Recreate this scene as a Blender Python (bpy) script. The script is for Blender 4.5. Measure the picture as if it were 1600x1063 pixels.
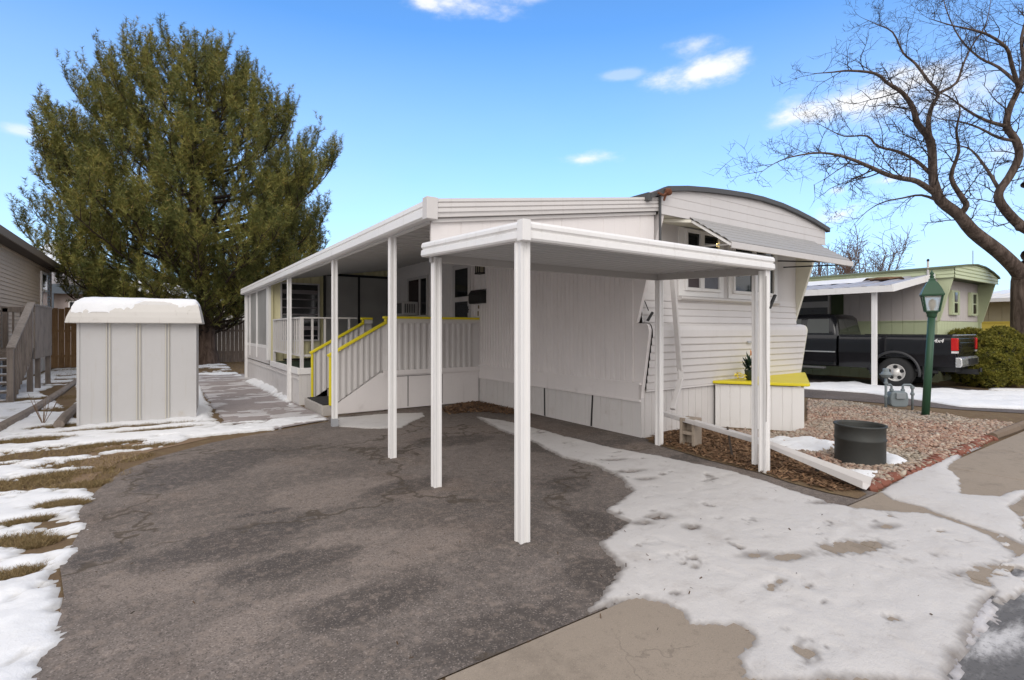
import bpy, bmesh, math, random
import numpy as np
from mathutils import Vector, Matrix, noise as mnoise
R = math.radians
S = bpy.context.scene
for o in list(bpy.data.objects):
    bpy.data.objects.remove(o, do_unlink=True)
C = S.collection
random.seed(7)

# ---------------------------------------------------------------- camera, sky, sun, exposure
cam_d = bpy.data.cameras.new('camera')
cam = bpy.data.objects.new('camera', cam_d); C.objects.link(cam)
cam.location = (0, 0, 1.5); cam.rotation_euler = (R(90), 0, R(-34.5))
cam_d.sensor_width = 36; cam_d.lens = 18.135; cam_d.shift_y = -0.0103
cam_d.clip_start = 0.05; cam_d.clip_end = 12000
S.camera = cam
S.render.resolution_x = 1024; S.render.resolution_y = 680

SUN_AZ, SUN_EL = 215.0, 34.0          # azimuth clockwise from +Y: behind the camera, to its left
W = bpy.data.worlds.new('World'); S.world = W; W.use_nodes = True
wn, wl = W.node_tree.nodes, W.node_tree.links
wn.clear()
def wnode(t, **k):
    n = wn.new(t)
    for a, v in k.items(): setattr(n, a, v)
    return n
def wmath(op, a, b=None, clamp=False):
    n = wnode('ShaderNodeMath', operation=op); n.use_clamp = clamp
    for i, v in enumerate((a, b)):
        if v is None: continue
        if isinstance(v, (int, float)): n.inputs[i].default_value = v
        else: wl.new(v, n.inputs[i])
    return n.outputs[0]
sky = wnode('ShaderNodeTexSky', sky_type='NISHITA', sun_disc=False)
sky.sun_elevation = R(SUN_EL); sky.sun_rotation = R(SUN_AZ)
sky.altitude = 1600; sky.air_density = 1.0; sky.dust_density = 1.2; sky.ozone_density = 1.5
tc = wnode('ShaderNodeTexCoord')
sep = wnode('ShaderNodeSeparateXYZ'); wl.new(tc.outputs['Generated'], sep.inputs[0])
az = wmath('ARCTAN2', sep.outputs[0], sep.outputs[1])
el = wmath('ARCSINE', sep.outputs[2])
cn = wnode('ShaderNodeTexNoise'); cn.inputs['Scale'].default_value = 7; cn.inputs['Detail'].default_value = 9
cn.inputs['Roughness'].default_value = .62
cmap = wnode('ShaderNodeMapping'); cmap.inputs['Scale'].default_value = (1, 1, 2.2)
wl.new(tc.outputs['Generated'], cmap.inputs[0]); wl.new(cmap.outputs[0], cn.inputs['Vector'])
cloud = None
for (ca, ce, wa, we, st) in [(0.4665, 0.5600, 0.1480, 0.0311, 1), (0.5649, 0.5805, 0.1484, 0.0222, 0.9), (0.9639, 0.4374, 0.1039, 0.0282, 1), (0.9420, 0.4799, 0.0593, 0.0236, 0.6), (1.1226, 0.3480, 0.0884, 0.0338, 1), (1.2177, 0.3541, 0.1272, 0.0507, 1), (1.3102, 0.3397, 0.0799, 0.0429, 0.95), (0.7475, 0.3167, 0.0720, 0.0143, 0.85), (1.1707, 0.1850, 0.0511, 0.0201, 0.95), (1.2340, 0.2292, 0.0430, 0.0114, 0.8), (1.1645, 0.2249, 0.0193, 0.0090, 0.6), (-0.1604, 0.2704, 0.0239, 0.0100, 0.55), (-0.1406, 0.1047, 0.0870, 0.0539, 0.45), (0.8159, 0.4486, 0.0469, 0.0098, 0.3), (1.3647, 0.2419, 0.0435, 0.0202, 0.5)]:
    dx = wmath('DIVIDE', wmath('SUBTRACT', az, ca), wa)
    dy = wmath('DIVIDE', wmath('SUBTRACT', el, ce), we)
    r2 = wmath('ADD', wmath('MULTIPLY', dx, dx), wmath('MULTIPLY', dy, dy))
    m = wmath('MULTIPLY', wmath('SUBTRACT', 1.0, wmath('SQRT', r2)), 1.0)
    m = wmath('ADD', m, wmath('MULTIPLY', wmath('SUBTRACT', cn.outputs[0], .50), 3.3))
    m = wmath('MULTIPLY', wmath('MULTIPLY', wmath('MULTIPLY', m, .95, True), wmath('MULTIPLY', m, 1.2, True), True), st)
    edge = wmath('MULTIPLY', wmath('SUBTRACT', 1.7, wmath('SQRT', r2)), 1.4, True)
    m = wmath('MULTIPLY', m, edge)
    cloud = m if cloud is None else wmath('MAXIMUM', cloud, m)
cloud = wmath('MULTIPLY', cloud, 1.0, True)
# a thin veil of cloud, thicker towards the horizon
vn = wnode('ShaderNodeTexNoise'); vn.inputs['Scale'].default_value = 2.2; vn.inputs['Detail'].default_value = 5
wl.new(cmap.outputs[0], vn.inputs['Vector'])
veil = wmath('MULTIPLY', wmath('MULTIPLY', wmath('SUBTRACT', .52, el), 1.75, True), wmath('ADD', wmath('MULTIPLY', vn.outputs[0], .7), .45), True)
tint = wnode('ShaderNodeMix', data_type='RGBA', blend_type='MULTIPLY'); tint.inputs[0].default_value = 1.0
wl.new(sky.outputs[0], tint.inputs[6]); tint.inputs[7].default_value = (.80, 1.31, 1.68, 1)
mx0 = wnode('ShaderNodeMix', data_type='RGBA'); wl.new(veil, mx0.inputs[0]); wl.new(tint.outputs[2], mx0.inputs[6])
mx0.inputs[7].default_value = (4.0, 4.6, 5.3, 1)
mx = wnode('ShaderNodeMix', data_type='RGBA'); wl.new(cloud, mx.inputs[0]); wl.new(mx0.outputs[2], mx.inputs[6])
mx.inputs[7].default_value = (5.5, 5.55, 5.7, 1)
# cloud deck added out of view as neutral fill light; clear blue only ahead
def wrange(v, a, b):
    n = wnode('ShaderNodeMapRange', interpolation_type='SMOOTHSTEP'); wl.new(v, n.inputs[0]); n.inputs[1].default_value = a; n.inputs[2].default_value = b
    return n.outputs[0]
ahead = wmath('ADD', wmath('MULTIPLY', sep.outputs[0], .5664), wmath('MULTIPLY', sep.outputs[1], .8241))
deck = wmath('MAXIMUM', wrange(wmath('ADD', el, wmath('MULTIPLY', vn.outputs[0], .15)), .84, 1.05), wrange(wmath('MULTIPLY', ahead, -1.0), -.30, .0))
mx2 = wnode('ShaderNodeMix', data_type='RGBA'); wl.new(deck, mx2.inputs[0]); wl.new(mx.outputs[2], mx2.inputs[6])
mx2.inputs[7].default_value = (6.6, 6.42, 6.40, 1)
bg = wnode('ShaderNodeBackground'); bg.inputs[1].default_value = 0.15; wl.new(mx2.outputs[2], bg.inputs[0])
wo = wnode('ShaderNodeOutputWorld'); wl.new(bg.outputs[0], wo.inputs[0])

sd = bpy.data.lights.new('sun', 'SUN'); sd.energy = .85; sd.angle = R(35); sd.color = (1, .95, .89)
sun = bpy.data.objects.new('sun', sd); C.objects.link(sun)
sun.rotation_euler = (R(90 - SUN_EL), 0, R(180 - SUN_AZ))
sun.location = (-20, -30, 30)
vs = S.view_settings; vs.view_transform = 'Standard'; vs.look = 'None'; vs.gamma = 1; vs.exposure = 0.38

# ---------------------------------------------------------------- helpers
OFF = {}
def tag(o, label=None, cat=None, group=None, kind=None):
    if label: o['label'] = label
    if cat: o['category'] = cat
    if group: o['group'] = group
    if kind: o['kind'] = kind
    return o
def root(name, loc, label, cat, group=None):
    o = bpy.data.objects.new(name, None); C.objects.link(o)
    o.location = loc; o.empty_display_size = .2
    OFF[o] = Vector(loc)
    return tag(o, label, cat, group)
def link(name, me, mat, parent=None):
    o = bpy.data.objects.new(name, me); C.objects.link(o)
    if mat is not None: me.materials.append(mat)
    if parent is not None:
        o.parent = parent
        OFF[o] = OFF[parent]
    else: OFF[o] = Vector((0, 0, 0))
    return o
def copy_tree(o, parent=None):
    c = o.copy(); C.objects.link(c)
    if parent is not None: c.parent = parent
    for ch in list(o.children): copy_tree(ch, c)
    return c
class MB:
    def __init__(s): s.bm = bmesh.new()
    def face(s, pts):
        try: return s.bm.faces.new([s.bm.verts.new(p) for p in pts])
        except ValueError: return None
    def box(s, x0, x1, y0, y1, z0, z1):
        return s.hexa([(x0,y0,z0),(x1,y0,z0),(x1,y1,z0),(x0,y1,z0),(x0,y0,z1),(x1,y0,z1),(x1,y1,z1),(x0,y1,z1)])
    def hexa(s, p):
        v = [s.bm.verts.new(q) for q in p]
        for f in ((3,2,1,0),(4,5,6,7),(0,1,5,4),(1,2,6,5),(2,3,7,6),(3,0,4,7)): s.bm.faces.new([v[i] for i in f])
        return s
    def bar(s, a, b, w, h, up=(0,0,1)):
        a, b = Vector(a), Vector(b); d = (b-a).normalized(); u = Vector(up)
        sd_ = d.cross(u)
        if sd_.length < 1e-4: sd_ = d.cross(Vector((1,0,0)))
        sd_.normalize(); u = sd_.cross(d).normalized()
        q = []
        for c in (a, b):
            for i, j in ((-1,-1),(1,-1),(1,1),(-1,1)): q.append(c + sd_*(i*w/2) + u*(j*h/2))
        v = [s.bm.verts.new(x) for x in q]
        for f in ((3,2,1,0),(4,5,6,7),(0,1,5,4),(1,2,6,5),(2,3,7,6),(3,0,4,7)): s.bm.faces.new([v[i] for i in f])
        return s
    def prism(s, poly, axis, a, b):
        def p3(p, c): return {'x': (c, p[0], p[1]), 'y': (p[0], c, p[1]), 'z': (p[0], p[1], c)}[axis]
        A = [s.bm.verts.new(p3(p, a)) for p in poly]; B = [s.bm.verts.new(p3(p, b)) for p in poly]
        n = len(poly)
        s.bm.faces.new(A[::-1]); s.bm.faces.new(B)
        for i in range(n): s.bm.faces.new((A[i], A[(i+1) % n], B[(i+1) % n], B[i]))
        return s
    def grid(s, rows, close=False):
        V = [[s.bm.verts.new(p) for p in r] for r in rows]
        for i in range(len(V)-1):
            m = len(V[i])
            for j in range(m if close else m-1):
                k = (j+1) % m
                s.bm.faces.new((V[i][j], V[i][k], V[i+1][k], V[i+1][j]))
        return V
    def tube(s, pts, r, n=8, caps=True):
        pts = [Vector(p) for p in pts]
        if not hasattr(r, '__len__'): r = [r]*len(pts)
        u = None; rows = []
        for i, p in enumerate(pts):
            d = (pts[min(i+1, len(pts)-1)] - pts[max(i-1, 0)])
            if d.length < 1e-9: d = Vector((0,0,1))
            d.normalize()
            if u is None: u = d.orthogonal().normalized()
            u = (u - d*u.dot(d))
            if u.length < 1e-5: u = d.orthogonal()
            u.normalize(); w = d.cross(u)
            rows.append([p + (u*math.cos(2*math.pi*k/n) + w*math.sin(2*math.pi*k/n))*r[i] for k in range(n)])
        V = s.grid(rows, True)
        if caps:
            try: s.bm.faces.new(V[0][::-1]); s.bm.faces.new(V[-1])
            except ValueError: pass
        return s
    def lathe(s, prof, c=(0,0,0), n=24, axis='z', caps=True):
        rows = []
        for r, h in prof:
            row = []
            for k in range(n):
                a = 2*math.pi*k/n; x, y = r*math.cos(a), r*math.sin(a)
                p = {'z': (x, y, h), 'x': (h, x, y), 'y': (x, h, y)}[axis]
                row.append((c[0]+p[0], c[1]+p[1], c[2]+p[2]))
            rows.append(row)
        V = s.grid(rows, True)
        if caps:
            for q in (V[0][::-1], V[-1]):
                try: s.bm.faces.new(q)
                except ValueError: pass
        return s
    def ball(s, c, r, sub=2, jit=0, seed=0):
        rr = r if hasattr(r, '__len__') else (r, r, r)
        g = bmesh.ops.create_icosphere(s.bm, subdivisions=sub, radius=1)
        for v in g['verts']:
            k = 1 + (jit*mnoise.noise(v.co*2.3 + Vector((seed*7.1, seed, 0))) if jit else 0)
            v.co = Vector((c[0]+v.co.x*rr[0]*k, c[1]+v.co.y*rr[1]*k, c[2]+v.co.z*rr[2]*k))
        return s
    def build(s, name, mat, parent=None, smooth=False, bevel=0, rot=None, solid=0, recalc=True):
        if rot:
            cpt, ang, ax = rot
            bmesh.ops.rotate(s.bm, verts=s.bm.verts, cent=cpt, matrix=Matrix.Rotation(ang, 3, ax))
        if recalc: bmesh.ops.recalc_face_normals(s.bm, faces=s.bm.faces)
        me = bpy.data.meshes.new(name)
        if parent is not None:
            off = OFF[parent]
            for v in s.bm.verts: v.co -= off
        s.bm.to_mesh(me); s.bm.free()
        if smooth:
            for p in me.polygons: p.use_smooth = True
        o = link(name, me, mat, parent)
        if solid:
            m = o.modifiers.new('thickness', 'SOLIDIFY'); m.thickness = solid; m.offset = 0
        if bevel:
            m = o.modifiers.new('edges', 'BEVEL'); m.width = bevel; m.segments = 2; m.limit_method = 'ANGLE'; m.angle_limit = R(40)
        return o
def np_mesh(name, verts, faces, mat, parent=None, smooth=False):
    verts = np.asarray(verts, dtype=np.float32); faces = np.asarray(faces, dtype=np.int32)
    if parent is not None: verts = verts - np.array(OFF[parent], dtype=np.float32)
    me = bpy.data.meshes.new(name); k = faces.shape[1]
    me.vertices.add(len(verts)); me.vertices.foreach_set('co', verts.ravel())
    me.loops.add(faces.size); me.loops.foreach_set('vertex_index', faces.ravel())
    me.polygons.add(len(faces)); me.polygons.foreach_set('loop_start', np.arange(0, faces.size, k, dtype=np.int32))
    me.update(calc_edges=True); me.validate()
    if smooth: me.polygons.foreach_set('use_smooth', np.ones(len(me.polygons), dtype=bool))
    return link(name, me, mat, parent)
def ribs(L, pitch, groove, depth, jit=0, seed=1):
    """flat boards split by narrow grooves: list of (s, depth)"""
    rnd = random.Random(seed); out = [(0, 0)]; x = pitch*.5
    while x < L - groove*2:
        out += [(x-groove/2, 0), (x-groove*.2, -depth), (x+groove*.2, -depth), (x+groove/2, 0)]
        x += pitch*(1 + rnd.uniform(-jit, jit))
    out.append((L, 0)); return out
def waves(L, pitch, depth):
    """trapezoid corrugation"""
    out = []; x = 0
    if L <= pitch: return [(0, 0), (L*.3, 0), (L*.5, depth), (L*.9, depth), (L, 0)]
    while x < L - pitch:
        out += [(x, 0), (x+pitch*.3, 0), (x+pitch*.5, depth), (x+pitch*.8, depth)]
        x += pitch
    out.append((L, 0)); return out
def sheet(mb, p0, p1, z0, z1, prof, rows=1):
    """vertical sheet from p0 to p1 (2-D) with a profile; outward normal lies to the right of p0->p1"""
    a, b = Vector(p0), Vector(p1); d = (b-a).normalized(); nrm = Vector((d.y, -d.x))
    f0 = z0 if callable(z0) else (lambda s_: z0); f1 = z1 if callable(z1) else (lambda s_: z1)
    R_ = []
    for k in range(rows+1):
        t = k/rows; row = []
        for s_, dep in prof:
            q = a + d*s_ + nrm*dep; row.append((q.x, q.y, f0(s_)*(1-t) + f1(s_)*t))
        R_.append(row)
    mb.grid(R_)

# ---------------------------------------------------------------- materials
class NT:
    def __init__(s, name):
        s.m = bpy.data.materials.new(name); s.m.use_nodes = True
        s.n, s.l = s.m.node_tree.nodes, s.m.node_tree.links
        s.b = s.n['Principled BSDF']; s.tc = s.n.new('ShaderNodeTexCoord').outputs['Object']
    def map(s, sc):
        n = s.n.new('ShaderNodeMapping'); s.l.new(s.tc, n.inputs[0])
        n.inputs['Scale'].default_value = sc if hasattr(sc, '__len__') else (sc, sc, sc)
        return n.outputs[0]
    def noise(s, sc, detail=5, rough=.6, dist=0):
        n = s.n.new('ShaderNodeTexNoise'); s.l.new(s.map(sc), n.inputs['Vector'])
        n.inputs['Scale'].default_value = 1; n.inputs['Detail'].default_value = detail
        n.inputs['Roughness'].default_value = rough; n.inputs['Distortion'].default_value = dist
        return n.outputs[0]
    def voro(s, sc, feature='F1', out='Distance', rnd=1):
        n = s.n.new('ShaderNodeTexVoronoi'); n.feature = feature; s.l.new(s.map(sc), n.inputs['Vector'])
        n.inputs['Scale'].default_value = 1; n.inputs['Randomness'].default_value = rnd
        return n.outputs[out]
    def ramp(s, v, a, b):
        n = s.n.new('ShaderNodeMapRange'); s.put(v, n.inputs[0]); n.inputs[1].default_value = a; n.inputs[2].default_value = b
        n.interpolation_type = 'SMOOTHSTEP'
        return n.outputs[0]
    def put(s, v, sock):
        if isinstance(v, (int, float)): sock.default_value = v
        elif isinstance(v, tuple): sock.default_value = (*v, 1) if len(v) == 3 else v
        else: s.l.new(v, sock)
    def mix(s, f, a, b):
        n = s.n.new('ShaderNodeMix'); n.data_type = 'RGBA'; s.put(f, n.inputs[0]); s.put(a, n.inputs[6]); s.put(b, n.inputs[7])
        return n.outputs[2]
    def math(s, op, a, b=0.0, clamp=False):
        n = s.n.new('ShaderNodeMath'); n.operation = op; n.use_clamp = clamp; s.put(a, n.inputs[0]); s.put(b, n.inputs[1])
        return n.outputs[0]
    def rnd(s):
        return s.n.new('ShaderNodeNewGeometry').outputs['Random Per Island']
    def cramp(s, v, stops):
        n = s.n.new('ShaderNodeValToRGB'); s.put(v, n.inputs[0]); cr = n.color_ramp
        while len(cr.elements) < len(stops): cr.elements.new(.5)
        for e, (p, c) in zip(cr.elements, stops): e.position = p; e.color = (*c, 1)
        return n.outputs[0]
    def bump(s, v, strength, dist=.01):
        n = s.n.new('ShaderNodeBump'); s.put(v, n.inputs['Height']); n.inputs['Strength'].default_value = strength
        n.inputs['Distance'].default_value = dist; s.l.new(n.outputs[0], s.b.inputs['Normal'])
    def set(s, col=None, rough=None, metal=None, spec=None, coat=None):
        for v, k in ((col, 'Base Color'), (rough, 'Roughness'), (metal, 'Metallic'), (spec, 'Specular IOR Level'), (coat, 'Coat Weight')):
            if v is not None: s.put(v, s.b.inputs[k])
        return s.m
def mul(c, k): return tuple(min(1, x*k) for x in c)
def paint(name, col, rough=.5, var=.06, dirt=(.25, .2, .15), dirt_amt=.35, streak=True, bump=.15, metal=0, spec=.4):
    """weathered paint: slight tone drift, grime in patches and runs"""
    t = NT(name)
    c = t.mix(t.noise(1.7), mul(col, 1-var), mul(col, 1+var))
    g = t.ramp(t.noise(2.6, 8, .7), .56, .85)
    if streak: g = t.math('MAXIMUM', g, t.math('MULTIPLY', t.ramp(t.noise((16, 16, .7), 4, .65), .56, .82), .6))
    fine = t.ramp(t.noise(38, 6, .7), .62, .8)
    g = t.math('MAXIMUM', g, t.math('MULTIPLY', fine, .55))
    c = t.mix(t.math('MULTIPLY', g, dirt_amt), c, mul(dirt, 1.0))
    if bump: t.bump(t.noise(7, 4), bump, .01)
    return t.set(c, t.math('ADD', t.math('MULTIPLY', t.noise(9), .25), rough-.12), metal, spec)
def wood(name, col, col2, axis=(22, 22, 1.3), rough=.8):
    t = NT(name)
    n = t.noise(axis, 8, .65, .6); m2 = t.noise(2.3, 3)
    c = t.mix(t.ramp(n, .3, .7), col, col2)
    c = t.mix(t.math('MULTIPLY', t.ramp(m2, .45, .75), .5), c, mul(col, .55))
    c = t.mix(t.math('MULTIPLY', t.rnd(), .3), c, mul(col2, .6))
    t.bump(n, .5, .004)
    return t.set(c, rough, 0, .25)
def plain(name, col, rough=.5, metal=0, var=.12, sc=14, bump=0, spec=.5, coat=None):
    t = NT(name); n = t.noise(sc)
    c = t.mix(n, mul(col, 1-var), mul(col, 1+var))
    if bump: t.bump(t.noise(sc*3), bump, .005)
    return t.set(c, t.math('ADD', t.math('MULTIPLY', n, .2), max(.02, rough-.1)), metal, spec, coat)
def glass(name, col=(.01, .012, .014), rough=.06):
    t = NT(name); n = t.noise(.9, 2)
    t.bump(t.noise(2.2, 2), .05, .02)
    return t.set(t.mix(n, mul(col, .6), mul(col, 1.6)), rough, 0, .6)

WHITE = paint('white enamel', (.80, .785, .77), .42, .05, (.30, .25, .19), .42)
WHITE_OLD = paint('chalky white metal', (.61, .585, .57), .55, .06, (.26, .22, .18), .45)
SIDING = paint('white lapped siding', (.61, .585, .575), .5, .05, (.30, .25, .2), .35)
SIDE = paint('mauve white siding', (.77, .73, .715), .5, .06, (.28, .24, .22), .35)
SKIRT = paint('white skirting', (.64, .615, .60), .55, .05, (.30, .23, .17), .5)
CREAM = paint('cream metal', (.70, .675, .575), .5, .05, (.3, .26, .16), .3)
YSID = paint('pale yellow ribbed metal', (.64, .59, .36), .5, .05, (.3, .25, .12), .3)
YELLOW = paint('yellow trim', (.74, .62, .02), .45, .06, (.25, .2, .03), .35)
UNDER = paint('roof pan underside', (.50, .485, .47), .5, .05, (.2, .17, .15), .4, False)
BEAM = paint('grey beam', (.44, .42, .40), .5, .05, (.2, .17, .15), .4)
FLASH = plain('dark roof edge', (.07, .07, .072), .6)
ROOF = paint('grey white roof coating', (.55, .54, .52), .6)
DARK = plain('black metal', (.012, .012, .013), .45)
RUST = plain('rusty iron', (.16, .06, .03), .85, .3)
GLASS = glass('dark glass')
GLASSG = glass('grey screen glass', (.30, .295, .285), .4)
CURTAIN = plain('dim curtain', (.09, .075, .08), .9)
BLIND = plain('pale blind', (.42, .43, .45), .8)
TURF = plain('green turf carpet', (.018, .035, .015), .95, 0, .4, 60, .4)
CONC = None
# ---------------------------------------------------------------- ground materials
def asphalt_mat(name, base, stains=(), pale=(), cracks=True):
    t = NT(name)
    big = t.noise(.45, 6, .62, .5); mid = t.noise(2.2, 7, .68); fine = t.noise(150, 2, .6)
    c = t.mix(t.ramp(big, .36, .66), mul(base, .74), mul(base, 1.22))
    c = t.mix(t.math('MULTIPLY', t.ramp(t.noise(.7, 5, .6), .50, .68), .5), c, (base[0]*1.25, base[1]*1.08, base[2]*.95))
    c = t.mix(t.math('MULTIPLY', t.ramp(mid, .5, .72), .5), c, mul(base, 1.55))
    c = t.mix(t.math('MULTIPLY', t.ramp(t.noise(5.5, 6, .7), .52, .70), .45), c, mul(base, .55))
    def blobs(lst, k):
        tot = None; sx = t.n.new('ShaderNodeSeparateXYZ'); t.l.new(t.tc, sx.inputs[0]); wob = t.noise(k, 6, .62)
        for hx, hy, rx, ry in lst:
            dx = t.math('DIVIDE', t.math('SUBTRACT', sx.outputs[0], hx), rx); dy = t.math('DIVIDE', t.math('SUBTRACT', sx.outputs[1], hy), ry)
            q = t.math('SQRT', t.math('ADD', t.math('MULTIPLY', dx, dx), t.math('MULTIPLY', dy, dy)))
            q = t.math('ADD', q, t.math('MULTIPLY', t.math('SUBTRACT', wob, .5), 2.4))
            m = t.ramp(q, 1.2, .70); tot = m if tot is None else t.math('MAXIMUM', tot, m)
        return tot
    if pale: c = t.mix(t.math('MULTIPLY', blobs(pale, 1.6), .42), c, (base[0]*1.9, base[1]*1.85, base[2]*1.8))
    dk = blobs(stains, 1.1) if stains else t.ramp(t.noise(.42, 4, .55, .8), .60, .68)
    c = t.mix(t.math('MULTIPLY', dk, .75), c, mul(base, .38))
    # aggregate: pale and dark grains
    agg = t.voro(150, 'F1', 'Color'); g = t.n.new('ShaderNodeSeparateColor'); t.l.new(agg, g.inputs[0])
    c = t.mix(t.math('MULTIPLY', t.ramp(g.outputs[0], .80, .98), .36), c, mul(base, 3.0))
    c = t.mix(t.math('MULTIPLY', t.ramp(g.outputs[1], .66, .95), .55), c, mul(base, .3))
    c = t.mix(t.math('MULTIPLY', t.ramp(t.noise(60, 5, .75), .48, .66), .45), c, mul(base, .42))
    c = t.mix(t.math('MULTIPLY', t.ramp(t.noise(13, 8, .75), .48, .66), .48), c, (base[0]*1.75, base[1]*1.65, base[2]*1.55))
    c = t.mix(t.math('MULTIPLY', t.ramp(t.noise((9, 8, 8), 8, .78, .4), .54, .66), .55), c, mul(base, .42))
    c = t.mix(t.ramp(t.noise(34, 3, .8), .70, .76), c, mul(base, 2.4))
    h = t.math('ADD', t.math('MULTIPLY', g.outputs[2], .4), t.math('MULTIPLY', fine, .6))
    if cracks:
        n = t.n.new('ShaderNodeTexVoronoi'); n.feature = 'DISTANCE_TO_EDGE'
        mp = t.map(.40); nz = t.n.new('ShaderNodeTexNoise'); nz.inputs['Scale'].default_value = 3.5; nz.inputs['Detail'].default_value = 7
        t.l.new(t.tc, nz.inputs['Vector'])
        ad = t.n.new('ShaderNodeMixRGB'); ad.blend_type = 'LINEAR_LIGHT'; ad.inputs[0].default_value = .2
        t.l.new(mp, ad.inputs[1]); t.l.new(nz.outputs['Color'], ad.inputs[2]); t.l.new(ad.outputs[0], n.inputs['Vector'])
        n.inputs['Scale'].default_value = 1
        ck = t.math('SUBTRACT', 1.0, t.ramp(n.outputs[0], .003, .020))
        ck = t.math('MULTIPLY', ck, t.ramp(t.noise(.5, 3), .38, .48))
        c = t.mix(t.math('MULTIPLY', ck, .75), c, (base[0]*.42, base[1]*.38, base[2]*.3))
        h = t.math('SUBTRACT', h, t.math('MULTIPLY', ck, 2.0))
    t.bump(h, .5, .005)
    r = t.math('SUBTRACT', .92, t.math('MULTIPLY', dk, .22))
    return t.set(c, r, 0, .3)
ASPH = asphalt_mat('driveway asphalt', (.163, .138, .122),
    [(0.46, 4.09, 0.55, 0.3), (0.76, 3.50, 0.45, 0.16), (0.30, 6.46, 0.55, 0.7), (0.69, 6.68, 0.6, 0.5), (0.05, 5.96, 0.3, 0.3), (3.21, 6.18, 0.5, 0.35), (4.10, 5.11, 0.6, 0.35), (2.77, 2.90, 0.22, 0.3), (2.23, 2.28, 0.2, 0.25), (1.99, 4.62, 0.4, 0.25), (-0.30, 4.34, 0.2, 0.2), (0.80, 4.60, 0.14, 0.05), (0.63, 4.62, 0.12, 0.06), (1.08, 2.79, 0.5, 0.2), (1.31, 2.12, 0.5, 0.2), (3.20, 3.79, 0.35, 0.3), (5.36, 3.76, 0.8, 0.2), (5.18, 4.82, 0.7, 0.25)],
    [(1.33, 4.84, 0.5, 0.4), (1.16, 3.58, 0.35, 0.25), (0.01, 3.80, 0.4, 0.25), (0.59, 2.89, 0.5, 0.2), (1.41, 3.28, 0.4, 0.3), (0.45, 8.07, 0.9, 0.12), (-0.14, 3.01, 0.07, 0.03), (0.35, 2.58, 0.09, 0.05), (3.88, 3.52, 0.06, 0.02), (1.91, 3.63, 0.05, 0.03)])
ASPH2 = asphalt_mat('neighbour asphalt', (.115, .098, .092), cracks=False)
def road_mat():
    t = NT('icy road asphalt')
    n = t.noise((1.4, 4.0, 1), 7, .65, .5)
    c = t.mix(t.ramp(n, .42, .66), (.12, .115, .113), (.50, .49, .49))
    c = t.mix(t.math('MULTIPLY', t.ramp(t.noise(60, 3), .5, .7), .4), c, (.03, .03, .03))
    t.bump(t.noise(40, 4), .4, .006)
    return t.set(c, t.math('ADD', .55, t.math('MULTIPLY', n, .4)), 0, .3)
ROAD = road_mat()
def conc_mat(name, base):
    t = NT(name)
    c = t.mix(t.noise(1.2, 6), mul(base, .82), mul(base, 1.15))
    c = t.mix(t.math('MULTIPLY', t.ramp(t.noise(2.4, 7, .7), .50, .72), .6), c, mul(base, .55))
    c = t.mix(t.math('MULTIPLY', t.ramp(t.noise(18, 6, .75), .52, .70), .5), c, mul(base, .62))
    c = t.mix(t.math('MULTIPLY', t.ramp(t.noise(180, 2), .56, .7), .5), c, mul(base, .5))
    c = t.mix(t.math('MULTIPLY', t.ramp(t.noise(150, 2), .60, .72), .4), c, mul(base, 1.6))
    t.bump(t.noise(120, 3), .35, .004)
    n = t.n.new('ShaderNodeTexVoronoi'); n.feature = 'DISTANCE_TO_EDGE'; nz = t.n.new('ShaderNodeTexNoise'); nz.inputs['Scale'].default_value = 4; nz.inputs['Detail'].default_value = 7
    t.l.new(t.tc, nz.inputs['Vector']); ad = t.n.new('ShaderNodeMixRGB'); ad.blend_type = 'LINEAR_LIGHT'; ad.inputs[0].default_value = .15
    t.l.new(t.map(.55), ad.inputs[1]); t.l.new(nz.outputs['Color'], ad.inputs[2]); t.l.new(ad.outputs[0], n.inputs['Vector']); n.inputs['Scale'].default_value = 1
    ck = t.math('MULTIPLY', t.math('SUBTRACT', 1.0, t.ramp(n.outputs[0], .001, .006)), t.ramp(t.noise(.6, 3), .46, .52))
    c = t.mix(t.math('MULTIPLY', ck, .35), c, mul(base, .4))
    return t.set(c, .9, 0, .25)
CONC = conc_mat('tan concrete', (.295, .245, .195))
CONC2 = conc_mat('grey pink concrete', (.33, .29, .28))
def soil_mat():
    t = NT('soil with dead grass')
    c = t.mix(t.noise(1.1, 6), (.13, .085, .05), (.21, .145, .085))
    c = t.mix(t.ramp(t.noise(7, 6, .7), .45, .7), c, (.21, .155, .085))
    c = t.mix(t.math('MULTIPLY', t.ramp(t.noise(50, 4, .7), .5, .72), .6), c, (.05, .033, .02))
    far = t.ramp(t.noise(.35, 6, .65), .47, .56)
    c = t.mix(t.math('MULTIPLY', far, .0), c, (.7, .72, .76))
    t.bump(t.noise(45, 5, .7), .8, .02)
    return t.set(c, .95, 0, .2)
SOIL = soil_mat()
def sand_mat():
    t = NT('sandy gravel')
    c = t.mix(t.noise(3, 6), (.20, .135, .085), (.30, .21, .14))
    c = t.mix(t.math('MULTIPLY', t.ramp(t.noise(120, 3), .52, .7), .6), c, (.10, .07, .05))
    t.bump(t.noise(90, 3), .7, .008)
    return t.set(c, .95, 0, .2)
SAND = sand_mat()
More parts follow.
